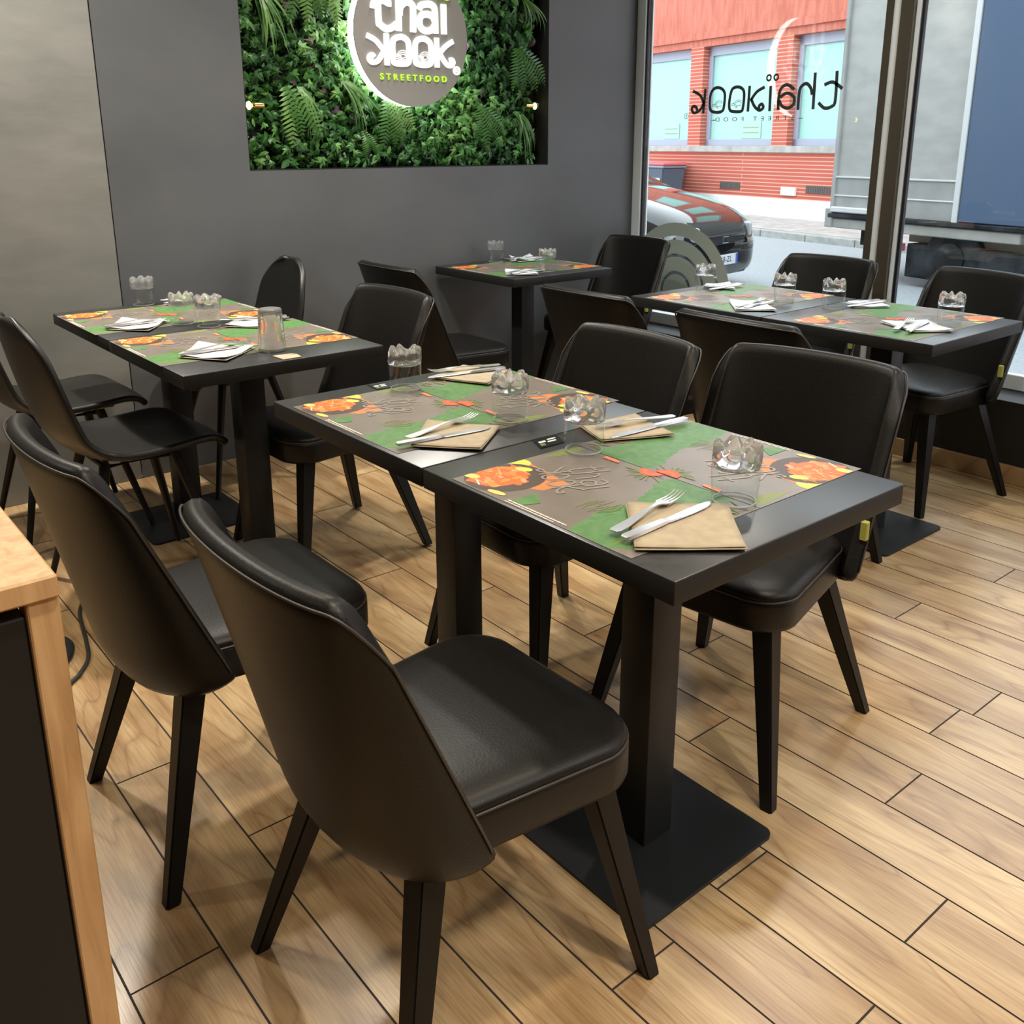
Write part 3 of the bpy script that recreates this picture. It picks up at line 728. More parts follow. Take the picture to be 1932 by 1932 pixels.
# ------------------------------------------------------------------ paper placemats
ZT = .7504
def make_mat():
    """printed paper mat: local x = reading direction, local y = away from the diner, origin at the lower left corner"""
    bm = bmesh.new(); keys = ['mat_base', 'm_green', 'm_leaf', 'm_orange', 'm_orange2', 'm_peach', 'm_bowl', 'm_cloth', 'm_lime', 'm_corn', 'm_red', 'm_white', 'm_chalk']
    K = {k: i for i, k in enumerate(keys)}; rnd = random.Random(5)
    box(bm, 0, .432, 0, .299, 0, .0005, mi=0); h = [.0005]
    def up(): h[0] += .000006; return h[0]
    def pg(pts, k): poly(bm, pts, up(), K[k])
    def el(cx, cy, rx, ry, k, rot=0, n=24, ymin=0.001):
        pts = []
        for i in range(n):
            a = 2*pi*i/n; x = rx*cos(a); y = ry*sin(a)
            pts.append((max(.001, cx+x*cos(rot)-y*sin(rot)), max(ymin, min(.298, cy+x*sin(rot)+y*cos(rot)))))
        pg(pts, k)
    def jag(pts, amp, k):
        out = []
        for (a, b) in zip(pts, pts[1:]+pts[:1]):
            d = Vector(b)-Vector(a); m = max(1, int(d.length/.008)); n = Vector((-d.y, d.x)).normalized()
            edge = (min(a[1], b[1]) < .0015 and max(a[1], b[1]) < .0015) or min(a[1], b[1]) > .297
            for q in range(m):
                p = Vector(a)+d*q/m
                if not edge and q: p += n*rnd.uniform(-amp, amp)
                out.append((min(.431, max(.001, p.x)), min(.298, max(.001, p.y))))
        pg(out, k)
    # leaf washes
    jag([(.300, .001), (.276, .09), (.282, .175), (.243, .262), (.252, .298), (.386, .298), (.372, .22), (.405, .12), (.418, .03), (.385, .001)], .004, 'm_green')
    for i in range(26):
        x = rnd.uniform(.375, .425); y = rnd.uniform(.005, .12); a = rnd.uniform(.6, 2.2); l = rnd.uniform(.02, .05)
        stroke(bm, [(x, y), (x+l*cos(a)*.5, min(.295, y+l*sin(a)))], .0022, up(), h[0], mi=K['m_leaf'], smooth=False)
    jag([(.012, .20), (.03, .225), (.024, .285), (.005, .27)], .003, 'm_leaf')
    jag([(.012, .225), (.038, .245), (.030, .295), (.006, .29)], .003, 'm_leaf')
    # bowl of noodles
    pg([(.008, .160), (.075, .152), (.157, .139), (.150, .112), (.147, .084), (.105, .060), (.02, .10)], 'm_cloth')
    el(.004, .145, .030, .020, 'm_lime', .2)
    el(.054, .077, .071, .075, 'm_bowl')
    el(.044, .072, .046, .055, 'm_orange', .2)
    for i in range(58):
        a = rnd.uniform(0, 2*pi); r = rnd.random()**.5*.052
        el(.046+r*cos(a), .072+r*sin(a)*1.05, rnd.uniform(.008, .014), rnd.uniform(.005, .008), rnd.choice(['m_orange', 'm_orange2', 'm_orange', 'm_orange', 'm_peach']), rnd.uniform(0, pi), 12)
    for i in range(20):
        x = rnd.uniform(.004, .04); y = rnd.uniform(.02, .13)
        stroke(bm, [(x, y), (x+rnd.uniform(.01, .04), min(.15, y+rnd.uniform(-.02, .02)))], .003, up(), h[0], mi=K[rnd.choice(['m_peach', 'm_orange2', 'm_white'])], smooth=False)
    el(.045, .128, .016, .011, 'm_lime', .5); el(.036, .126, .009, .006, 'm_corn', .5)
    el(.012, .035, .016, .010, 'm_corn', .3); el(.104, .017, .020, .007, 'm_corn', .15)
    jag([(.149, .014), (.150, .066), (.190, .040), (.176, .012)], .0012, 'm_green')
    # small print (two lines)
    for y, x1, w in ((.010, .285, .0038), (.0035, .262, .0026)):
        x = .143
        while x < x1:
            l = rnd.uniform(.006, .016); stroke(bm, [(x, y), (min(x1, x+l), y)], w, up(), h[0], mi=K['m_white'], smooth=False); x += l+.0012
    # chalk lettering, written slightly downhill
    def chalk(strokes, ox, oy, sc, rot, w=.0045):
        for s in strokes:
            stroke(bm, [(ox+sc*(x*cos(rot)-y*sin(rot)), oy+sc*(x*sin(rot)+y*cos(rot))) for x, y in s], w, up(), h[0], mi=K['m_chalk'])
    rot = -.42
    t_ = [[(.25, 1.25), (.22, .3), (.32, .05), (.52, .1)], [(0, .85), (.5, .9)]]
    h_ = [[(.0, 1.35), (.02, 0)], [(.02, .5), (.25, .85), (.45, .6), (.45, 0)]]
    a_ = [[(.1, .75), (.35, .85), (.5, .55), (.5, 0)], [(.5, .4), (.2, .5), (.03, .25), (.2, .02), (.5, .2)]]
    i_ = [[(0, .8), (.02, 0)]]
    k_ = [[(.5, 1.1), (.5, 0)], [(0, 1.0), (.3, .7), (.5, .5)], [(.5, .5), (.3, .15), (.05, .05), (.05, .25), (.2, .25)]]
    o_ = [[(.25, .9), (.03, .6), (.05, .15), (.25, 0), (.47, .2), (.48, .65), (.25, .9)]]
    k2 = [[(0, 1.1), (0, 0)], [(.5, 1.0), (.2, .7), (0, .5)], [(0, .5), (.2, .15), (.5, .05), (.5, .25), (.35, .25)]]
    x = 0
    for gl, adv in ((t_, .62), (h_, .66), (a_, .72), (i_, .3)):
        chalk([[(p[0]+x, p[1]) for p in s] for s in gl], .086, .190, .056, rot); x += adv
    x = 0
    for gl, adv in ((k_, .62), (o_, .6), (o_, .6), (k2, .6)):
        chalk([[(p[0]+x, p[1]) for p in s] for s in gl], .058, .142, .054, rot); x += adv
    # herbs, chilli, half tomato on the far edge
    for i in range(22):
        x = .235+i*.0028; a = rnd.uniform(.9, 2.0); l = rnd.uniform(.015, .045); y = .085+rnd.uniform(-.01, .02)
        stroke(bm, [(x, y), (x+l*cos(a)*.6, y+l*sin(a))], .0012, up(), h[0], mi=K['m_leaf'], smooth=False)
    for i in range(20):
        a = rnd.uniform(pi*.95, pi*2.05); l = rnd.uniform(.03, .055)
        stroke(bm, [(.205+.01*cos(a), .285+.008*sin(a)), (.205+l*cos(a), .285+l*.8*sin(a))], .0018, up(), h[0], mi=K['m_leaf'], smooth=False)
    el(.203, .298, .025, .026, 'm_red'); el(.203, .298, .019, .019, 'm_orange'); el(.203, .298, .011, .012, 'm_red')
    pg([(.086, .296), (.126, .292), (.130, .283), (.09, .282)], 'm_cloth')
    pg([(.088, .294), (.124, .290), (.124, .288), (.09, .290)], 'm_peach')
    for i in range(12):
        x = rnd.uniform(.395, .428); y = rnd.uniform(.2, .29)
        stroke(bm, [(x, y), (x-.02, y+rnd.uniform(-.02, .01))], .004, up(), h[0], mi=K['m_leaf'], smooth=False)
    o = obj('paper_placemat', bm, [M[k] for k in keys], recalc=False)
    return tag(o, 'printed paper placemat', 'placemat', 'printed paper placemats')
MT = []
def side_mats(tx, yc, name, dx=0.0):
    # left mat: reading direction -Y, away from diner +X ; right mat: opposite
    MT.append(((tx-.2905+dx, yc+.216), -90, 'placemat with orange noodle bowl, left half of %s' % name))
    MT.append(((tx+.3095+dx, yc-.216), 90, 'placemat with orange noodle bowl, right half of %s' % name))
side_mats(T1X, -2.791, 'the nearest front table', 0)
side_mats(T1X, -2.180, 'the second front table', .003)
side_mats(T2X, -1.160, 'the left table with the hammered glass', -.012)
side_mats(T2X, -.602, 'the left table against the dark wall', -.014)
side_mats(T3X, -.405, 'the small table under the plant wall', -.002)
side_mats(T4X, -2.270, 'the near window table', -.002)
side_mats(T4X, -1.630, 'the far window table', -.002)
pm = make_mat()
for i, ((x, y), a, lb) in enumerate(MT):
    if i == 0: pm.location = (x, y, ZT); pm.rotation_euler = (0, 0, radians(a)); pm['label'] = lb
    else: dup(pm, (x, y, ZT), radians(a), lb)

# ------------------------------------------------------------------ tumblers
def make_tumbler():
    """upside-down tumbler: open rim on the table, thick scalloped base on top"""
    bm = bmesh.new(); n = 72
    def out(r, z, a):
        k = max(0, min(1, (z-.064)/.022)); q = .5+.5*cos(7*a+.9*sin(3*a))
        return r*(1+k*(.11*q-.05)+.018*k*sin(17*a+z*400)), z+(.013*q*k if z > .08 else .003*q*k)
    # thin wall
    lathe(bm, [(.0350, .001), (.0368, .012), (.0384, .03), (.0395, .05), (.0399, .0655)], n, cap0=False, cap1=False, mi=1)
    # rim
    lathe(bm, [(.0338, .0012), (.0344, .0), (.0352, .0), (.0358, .0012), (.0354, .003), (.0342, .003), (.0338, .0012)], n, cap0=False, cap1=False, mi=2)
    # heavy scalloped base
    lathe(bm, [(.006, .0655), (.02, .0650), (.032, .0635), (.0385, .0605), (.0399, .0655), (.0402, .0700), (.0395, .077), (.0385, .0835), (.0350, .0895), (.0285, .0895), (.020, .0850), (.0115, .0825), (.007, .0835)], n, rf=lambda r, z, a: out(r, z, a) if r > .0116 and z > .066 else (r, z))
    o = obj('glass_tumbler', bm, [M['glass'], M['pane'], M['rim']], smooth=70)
    return tag(o, 'upside-down clear tumbler', 'glass', 'upside-down clear tumblers')
def make_hammered():
    bm = bmesh.new(); n = 60
    def rf(r, z, a):
        if r < .026: return r, z
        return r+.0009*cos(14*a+(z/.011)*pi)*cos(z/.011*pi), z
    lathe(bm, [(.0375, 0), (.039, 0)]+[(.039-.0065*i/24, .115*i/24) for i in range(1, 25)]+[(.030, .1185), (.02, .1175), (.006, .117)], n, cap0=False, rf=rf)
    lathe(bm, [(.0375, 0), (.036, .03), (.034, .07), (.0325, .1), (.029, .106), (.006, .107)], n, cap0=False)
    bmesh.ops.remove_doubles(bm, verts=bm.verts, dist=1e-6)
    return tag(obj('hammered_glass', bm, M['glass'], smooth=60), 'tall hammered glass upside down at the edge of the left table', 'glass')
ZM = ZT+.0028
GL = [((1.122, -2.963), 'tumbler nearest the camera, upside down beside the near napkin'),
      ((1.118, -2.611), 'tumbler on the nearest front table beside the black card'),
      ((1.143, -2.358), 'clear tumbler in the middle of the second front table'),
      ((1.117, -1.994), 'clear tumbler at the far end of the second front table, on a black card'),
      ((1.060, -.349), 'clear tumbler standing against the dark wall on the left table'),
      ((1.028, -.812), 'left one of two clear tumblers close together on the left table'),
      ((1.074, -.914), 'right one of two clear tumblers close together on the left table'),
      ((2.849, -.170), 'clear tumbler at the left rear of the small table under the plant wall'),
      ((2.809, -.600), 'clear tumbler at the right front of the small table under the plant wall'),
      ((2.899, -1.445), 'clear tumbler in front of the frosted window arcs on the far window table'),
      ((2.911, -1.807), 'left one of the two tumblers at the joint of the window tables'),
      ((2.921, -2.005), 'right one of the two tumblers at the joint of the window tables'),
      ((2.925, -2.426), 'clear tumbler at the near end of the near window table')]
gt = make_tumbler()
for i, ((x, y), lb) in enumerate(GL):
    if i == 0: gt.location = (x, y, ZM); gt['label'] = lb
    else: dup(gt, (x, y, ZM), random.uniform(0, 6), lb)
hg = make_hammered(); hg.location = (1.070, -1.378, ZM)

# ------------------------------------------------------------------ napkins and cutlery
def napkin(pts, label, m='napkin', fold=1, curl=0.0):
    """folded paper napkin from its four table corners"""
    bm = bmesh.new(); A, B, C_, D = [Vector((*p, 0)) for p in pts]; n = 10; c = (A+B+C_+D)/4
    rnd = random.Random(label)
    def sheet(a, b, c2, d, z0, lift):
        g = [[None]*(n+1) for _ in range(n+1)]
        for i in range(n+1):
            for j in range(n+1):
                u, v = i/n, j/n
                p = a.lerp(b, u).lerp(d.lerp(c2, u), v)-c
                nz = noise.noise(Vector((p.x*22+lift*9, p.y*22, z0*300)))
                g[i][j] = bm.verts.new((p.x, p.y, z0+.0006*nz+lift*max(0, abs(u-.5)+abs(v-.5)-.55)))
        for i in range(n):
            for j in range(n): bm.faces.new([g[i][j], g[i+1][j], g[i+1][j+1], g[i][j+1]])
    sheet(A, B, C_, D, .0010, .002)
    sheet(A.lerp(B, .02), B.lerp(C_, .03), C_.lerp(A, .012), D.lerp(A, .02), .0032, .004+curl)
    o = obj('paper_napkin', bm, M[m], smooth=True, recalc=False); solidify(o, .0012, 0)
    o.location = (c.x, c.y, ZM-.0006+.0014)
    return tag(o, label, 'napkin', 'folded paper napkins')
def make_fork():
    bm = bmesh.new()
    def strip(pts, th=.0018):  # (x, halfwidth, z)
        prev = None
        for x, w, z in pts:
            cur = [bm.verts.new((x, -w, z)), bm.verts.new((x, w, z)), bm.verts.new((x, w, z+th)), bm.verts.new((x, -w, z+th))]
            if prev:
                for k in range(4): bm.faces.new([prev[k], prev[(k+1) % 4], cur[(k+1) % 4], cur[k]])
            else: bm.faces.new(cur[::-1])
            prev = cur
        bm.faces.new(prev)
    strip([(0, .006, .001), (.006, .0095, .0005), (.03, .0090, .001), (.07, .006, .0035), (.10, .0035, .006), (.120, .0032, .0065), (.130, .006, .006), (.138, .0105, .005), (.150, .012, .0035)])
    for k in (-1.5, -.5, .5, 1.5):
        prev = None
        for x, w, z in ((.150, .0022, .0035), (.168, .0016, .0025), (.185, .0014, .004), (.198, .0006, .0075)):
            yc = k*.0063; cur = [bm.verts.new((x, yc-w, z)), bm.verts.new((x, yc+w, z)), bm.verts.new((x, yc+w, z+.0018)), bm.verts.new((x, yc-w, z+.0018))]
            if prev:
                for q in range(4): bm.faces.new([prev[q], prev[(q+1) % 4], cur[(q+1) % 4], cur[q]])
            else: bm.faces.new(cur[::-1])
            prev = cur
        bm.faces.new(prev)
    return tag(obj('fork', bm, M['steel'], smooth=35), 'steel fork', 'fork', 'steel forks')
def make_knife():
    bm = bmesh.new(); prev = None
    for x, w0, w1, th in ((0, -.006, .006, .004), (.005, -.009, .009, .005), (.05, -.0085, .0085, .005), (.092, -.007, .007, .0045), (.098, -.0055, .0055, .004), (.104, -.0075, .0075, .002), (.16, -.009, .010, .0016), (.19, -.0085, .010, .0014), (.206, -.005, .0085, .0012), (.215, .002, .006, .001)):
        cur = [bm.verts.new((x, w0, 0)), bm.verts.new((x, w1, 0)), bm.verts.new((x, w1*.85, th)), bm.verts.new((x, w0*.85, th))]
        if prev:
            for k in range(4): bm.faces.new([prev[k], prev[(k+1) % 4], cur[(k+1) % 4], cur[k]])
        else: bm.faces.new(cur[::-1])
        prev = cur
    bm.faces.new(prev)
    return tag(obj('table_knife', bm, M['steel'], smooth=35), 'steel table knife', 'knife', 'steel table knives')
SETS = [  # napkin corners, fork (handle, tip), knife (handle, tip), place, material, curl
 ([(.970, -2.863), (1.097, -2.968), (.976, -3.100), (.850, -2.997)], ((.864, -2.940), (1.095, -2.895)), ((.857, -2.968), (1.074, -2.956)), 'nearest left place of the front table', 'napkin', 0),
 ([(1.216, -2.494), (1.365, -2.510), (1.319, -2.665), (1.176, -2.600)], ((1.407, -2.585), (1.261, -2.550)), ((1.412, -2.616), (1.187, -2.601)), 'far right place of the nearest front table', 'napkin', 0),
 ([(.992, -2.263), (1.085, -2.395), (.963, -2.490), (.872, -2.385)], ((.884, -2.352), (1.113, -2.312)), ((.846, -2.376), (1.084, -2.402)), 'left place of the second front table', 'napkin', 0),
 ([(1.218, -1.955), (1.355, -1.900), (1.409, -2.030), (1.286, -2.102)], ((1.425, -1.972), (1.264, -1.934)), ((1.412, -2.010), (1.216, -1.966)), 'right place of the second front table', 'napkin', 0),
 ([(.932, -1.174), (1.041, -1.330), (.905, -1.440), (.822, -1.313)], ((.850, -1.292), (1.016, -1.270)), ((.826, -1.318), (1.016, -1.311)), 'left place by the hammered glass', 'napkin_white', .012),
 ([(.892, -.624), (1.000, -.745), (.892, -.880), (.796, -.761)], ((.800, -.735), (1.005, -.722)), ((.796, -.762), (1.005, -.762)), 'left place of the table against the dark wall', 'napkin_white', .012),
 ([(1.205, -.840), (1.330, -.945), (1.208, -1.077), (1.104, -.965)], ((1.325, -.975), (1.156, -.90)), ((1.330, -.947), (1.146, -.868)), 'right place by the hammered glass', 'napkin_white', .008),
 ([(1.188, -.325), (1.325, -.385), (1.251, -.500), (1.110, -.410)], ((1.325, -.425), (1.150, -.360)), ((1.335, -.394), (1.149, -.333)), 'right place of the table against the dark wall', 'napkin_white', .006),
 ([(2.667, -.463), (2.780, -.543), (2.690, -.675), (2.570, -.595)], ((2.590, -.575), (2.775, -.565)), ((2.585, -.605), (2.79, -.600)), 'front place of the small table under the plant wall', 'napkin_cool', .006),
 ([(2.955, -.140), (3.085, -.150), (3.060, -.290), (2.920, -.265)], ((3.08, -.195), (2.89, -.205)), ((3.095, -.225), (2.89, -.240)), 'rear place of the small table under the plant wall', 'napkin_cool', .035),
 ([(3.000, -1.365), (3.125, -1.390), (2.985, -1.530), (2.930, -1.405)], ((3.11, -1.45), (2.93, -1.44)), ((3.10, -1.48), (2.90, -1.475)), 'window side of the far window table', 'napkin_cool', .006),
 ([(2.752, -1.677), (2.828, -1.769), (2.702, -1.925), (2.598, -1.827)], ((2.634, -1.805), (2.825, -1.775)), ((2.64, -1.835), (2.83, -1.81)), 'inner side of the far window table', 'napkin_cool', .004),
 ([(3.045, -1.985), (3.165, -2.030), (3.070, -2.142), (2.965, -2.060)], ((3.160, -2.045), (2.985, -2.020)), ((3.155, -2.075), (2.965, -2.050)), 'window side of the near window table', 'napkin_cool', .004),
 ([(2.777, -2.267), (2.910, -2.356), (2.807, -2.500), (2.698, -2.430)], ((2.662, -2.385), (2.850, -2.335)), ((2.668, -2.424), (2.878, -2.380)), 'inner side of the near window table', 'napkin_cool', .004)]
fk, kn = make_fork(), make_knife(); first = True
for pts, fo, ke, place, m, curl in SETS:
    napkin(pts, 'folded paper napkin, '+place, m, 1, curl)
    for src, seg, nm in ((fk, fo, 'steel fork, '+place), (kn, ke, 'steel table knife, '+place)):
        a = math.atan2(seg[1][1]-seg[0][1], seg[1][0]-seg[0][0])
        z = ZM+.0072 if curl < .02 else ZM+.0085
        if first: src.location = (*seg[0], z); src.rotation_euler = (0, 0, a); src['label'] = nm
        else: dup(src, (*seg[0], z), a, nm)
    first = False
def card(pts, label):
    bm = bmesh.new(); c = sum((Vector(p) for p in pts), Vector((0, 0)))/4
    q = [(p[0]-c.x, p[1]-c.y) for p in pts]
    prism(bm, q, 0, .0012, 0)
    f = lambda u, v: (q[0][0]*(1-u)*(1-v)+q[1][0]*u*(1-v)+q[2][0]*u*v+q[3][0]*(1-u)*v, q[0][1]*(1-u)*(1-v)+q[1][1]*u*(1-v)+q[2][1]*u*v+q[3][1]*(1-u)*v)
    for (u0, u1, v0, v1, mi) in ((.12, .40, .45, .62, 1), (.45, .8, .35, .48, 1), (.5, .85, .58, .70, 1), (.1, .30, .15, .38, 2)):
        poly(bm, [f(u0, v0), f(u1, v0), f(u1, v1), f(u0, v1)], .0013, mi)
    o = obj('small_card', bm, [M['card'], M['card_white'], M['m_green']], recalc=False); o.location = (c.x, c.y, ZT+.0003)
    return tag(o, label, 'card', 'small black cards on the front tables')
card([(1.064, -2.547), (1.126, -2.547), (1.148, -2.497), (1.087, -2.494)], 'small black printed card between the two front tables')
card([(1.062, -1.955), (1.106, -1.960), (1.112, -1.905), (1.068, -1.900)], 'small black printed card at the far end of the second front table')
def scrap(pts, label, z, m='napkin'):
    bm = bmesh.new(); c = sum((Vector(p) for p in pts), Vector((0, 0)))/len(pts)
    q = [(p[0]-c.x, p[1]-c.y) for p in pts]; prism(bm, q, 0, .002)
    o = obj('paper_scrap', bm, M[m]); o.location = (c.x, c.y, z); return tag(o, label, 'paper')
scrap([(1.035, -1.452), (1.090, -1.456), (1.098, -1.475), (1.091, -1.513), (1.037, -1.513)], 'small beige folded paper on the left table edge beside the hammered glass', ZT+.0003)
scrap([(.79, -.585), (.84, -.59), (.862, -.555), (.81, -.548)], 'pale crumpled paper lying on the shell chair seat by the wall', .455, 'napkin_white')

# ------------------------------------------------------------------ low counter end, floor cable, stand
root = thing('low_counter', 'low black counter with a pale oak corner board at the left edge', 'counter', (0, 0, 0))
bm = bmesh.new(); box(bm, .116, .152, -2.712, -2.662, 0, .80, .002, 1); obj('corner_board', bm, M['oak'], root, label='pale oak vertical corner board')
bm = bmesh.new(); box(bm, -1.25, .114, -2.705, -2.42, .0, .78, .002, 1); obj('side_panel', bm, M['metal_black'], root)
bm = bmesh.new(); box(bm, -1.27, .152, -2.72, -2.40, .80, .83, .003, 1); obj('counter_top', bm, M['oak'], root)
bm = bmesh.new(); tube(bm, [tuple(p) for p in catmull([(.60, -.98, .006), (.53, -1.12, .006), (.495, -1.30, .006), (.470, -1.41, .006), (.429, -1.479, .006), (.380, -1.543, .006), (.33, -1.75, .006), (.18, -2.05, .006), (-.1, -2.1, .006)], 8)], .0055, 8)
tag(obj('floor_cable', bm, M['cable'], smooth=True), 'thin black cable lying across the wooden floor beside the left chair', 'cable')
root = thing('floor_stand', 'black bent tube foot of a stand on the floor at the left edge', 'stand', (0, 0, 0))
bm = bmesh.new(); tube(bm, [tuple(p) for p in catmull([(.02, -1.08, .012), (.30, -1.17, .012), (.415, -1.245, .012), (.447, -1.31, .012), (.43, -1.375, .012), (.40, -1.405, .012)], 8)], .012, 12); obj('tube', bm, M['metal_black'], root, smooth=40)
bm = bmesh.new(); tube(bm, [(.412, -1.392, .0135), (.375, -1.430, .0135)], .0135, 12); obj('foot_cap', bm, M['rubber'], root, smooth=40, label='grey rubber end cap')
bm = bmesh.new(); tube(bm, [(.02, -1.08, .0), (.02, -1.08, .9)], .014, 12); obj('pole', bm, M['metal_black'], root, smooth=40)

# ------------------------------------------------------------------ the street
bm = bmesh.new(); box(bm, 3.80, 3.97, -7.15, 9.0, 2.8, 6.2); box(bm, 3.80, 3.97, .12, 9.0, -.06, 2.8); S('wall_upper', bm, M['sill_wall'])  # unseen outer wall, added so the car side reflects it instead of sky
E1 = Vector((.183, .983, 0)); ANG = -radians(10.527)
def street(name, x0, x1, y0, y1, z0, z1, m, bev=0):
    bm = bmesh.new(); box(bm, x0, x1, y0, y1, z0, z1, bev)
    o = S(name, bm, m); o.location = (-.083, -3.852, 0); o.rotation_euler = (0, 0, ANG); return o
M['asphalt'] = add_noise(mat('grey_asphalt', (.24, .26, .28), .75), (.30, .325, .345), (.38, .40, .42), 30, 5, bump=.2)
M['pave'] = add_noise(mat('pale_paving', (.42, .38, .36), .8), (.36, .32, .30), (.50, .46, .44), 6, 4)
M['kerb'] = add_noise(mat('concrete_kerb', (.36, .36, .34), .8), (.32, .32, .30), (.42, .42, .40), 9, 4)
# local frame: x = across the street away from us, y = along it
street('road', 2.0, 11.4, -60, 60, -.40, -.20, M['asphalt'])
street('sidewalk_far', 11.55, 14.0, -60, 60, -.40, -.08, M['pave'])
bm = bmesh.new()
for k in range(-24, 25): box(bm, 11.4, 11.55, k*1.0+.006, k*1.0+.994, -.4, -.09, .012, 2)
o = S('kerb_far', bm, M['kerb']); o.location = (-.083, -3.852, 0); o.rotation_euler = (0, 0, ANG)
bm = bmesh.new(); box(bm, 3.97, 5.3, -30, 30, -.4, -.06, .02); S('sidewalk_near', bm, M['pave'])

def brick_mat():
    m = mat('red_brick', (.62, .14, .085), .8)
    tc = N(m, 'ShaderNodeTexCoord'); sp = N(m, 'ShaderNodeSeparateXYZ'); L(m, tc.outputs['Object'], sp.inputs[0])
    cb_ = N(m, 'ShaderNodeCombineXYZ'); ad = N(m, 'ShaderNodeMath', operation='ADD'); L(m, sp.outputs[0], ad.inputs[0]); L(m, sp.outputs[1], ad.inputs[1])
    L(m, ad.outputs[0], cb_.inputs[0]); L(m, sp.outputs[2], cb_.inputs[1])
    b = N(m, 'ShaderNodeTexBrick'); b.inputs['Scale'].default_value = 1; b.inputs['Brick Width'].default_value = 90; b.inputs['Row Height'].default_value = .07
    b.inputs['Mortar Size'].default_value = .009; b.inputs['Color1'].default_value = (.53, .112, .072, 1); b.inputs['Color2'].default_value = (.47, .10, .062, 1); b.inputs['Mortar'].default_value = (.66, .36, .29, 1)
    b.inputs['Bias'].default_value = -.2
    L(m, cb_.outputs[0], b.inputs['Vector']); L(m, b.outputs['Color'], P(m).inputs['Base Color']); return m
M['brick'] = brick_mat()
M['redcon'] = add_noise(mat('red_concrete', (.6, .17, .11), .8), (.46, .115, .075), (.57, .175, .12), 3, 5, (4, 4, .6))
M['plinth'] = add_noise(mat('white_plinth', (.82, .83, .82), .8), (.74, .75, .74), (.86, .87, .86), 2.5, 5)
M['sill'] = add_noise(mat('grey_sill', (.42, .39, .36), .8), (.36, .33, .31), (.48, .45, .42), 5, 4)
M['lilac'] = mat('lilac_grey_frame', (.36, .37, .46), .5)
M['mint'] = mat('mint_frosted_glass', (.35, .60, .52), .25)
M['vent'] = mat('vent_grille', (.12, .10, .09), .7)
M['notice'] = mat('pale_notice', (.40, .56, .45), .6)
M['notice_line'] = mat('notice_line', (.22, .36, .30), .6)
def build_building():
    root = thing('street_building', 'red brick building with mint windows across the street', 'building', (15.977, 8.330, 0), ANG)
    # local: x outward (away), y along the street, z up
    bm = bmesh.new(); box(bm, .0, .4, -26, 24, .27, 1.13); obj('lower_wall', bm, M['brick'], root)
    bm = bmesh.new(); box(bm, -.03, .4, -26, 24, -.08, .27); obj('plinth', bm, M['plinth'], root)
    bm = bmesh.new(); box(bm, -.06, .4, -26, 24, 1.13, 1.25, .006); obj('window_sill', bm, M['sill'], root)
    bm = bmesh.new(); box(bm, .0, .4, -26, 24, 3.22, 3.36); box(bm, -.05, .4, -26, 24, 3.36, 3.50); obj('lintel', bm, M['redcon'], root)
    bm = bmesh.new(); box(bm, -.03, .4, -26, 24, 3.50, 6.4); obj('upper_wall', bm, M['redcon'], root)
    per = 2.525
    for k in range(-9, 9):
        y0 = 1.36+k*per
        bm = bmesh.new(); box(bm, .0, .38, y0, y0+.40, 1.25, 3.22); obj('pier', bm, M['brick'], root)
        a, b = y0+.40, y0+per
        if not -16 < a < 14: continue
        bm = bmesh.new(); w = .11
        for q in ((a, a+w+.02, 1.25, 3.22), (b-w, b, 1.25, 3.22), (a, b, 1.25, 1.25+.13), (a, b, 3.04, 3.22)): box(bm, .16, .28, q[0], q[1], q[2], q[3], .004, 1)
        f = obj('window', bm, M['lilac'], root)
        bm = bmesh.new(); box(bm, .21, .23, a+w, b-w, 1.36, 3.06); obj('glass', bm, M['mint'], f)
        if k in (-1, 0):
            c = (.03 if k == -1 else 2.58)
            bm = bmesh.new(); box(bm, .195, .208, c-.28, c+.28, 1.40, 1.72, mi=0)
            for q in (1.50, 1.60): box(bm, .192, .2, c-.22, c+.22, q, q+.018, mi=1)
            obj('notice', bm, [M['notice'], M['notice_line']], f)  # pale rectangle with two darker lines low in the window
    for k in range(-4, 4):      # upper storey
        a = 1.76+k*per
        bm = bmesh.new(); box(bm, -.05, .02, a+.2, a+1.92, 4.55, 5.95, .01); f = obj('window', bm, M['lilac'], root)
        bm = bmesh.new(); box(bm, -.07, -.052, a+.3, a+1.82, 4.65, 5.85); obj('glass', bm, M['mint'], f)
    for y in (.33, -2.06, 2.8, -4.5):
        bm = bmesh.new(); box(bm, -.012, .02, y-.30, y+.30, .40, .54)
        for q in range(14): box(bm, -.02, -.012, y-.28+q*.042, y-.262+q*.042, .41, .53)
        obj('air_vent', bm, M['vent'], root)
    bm = bmesh.new(); box(bm, -.05, .02, -1.52, -1.15, .34, .50, .01); obj('meter_box', bm, M['plinth'], root)
build_building()

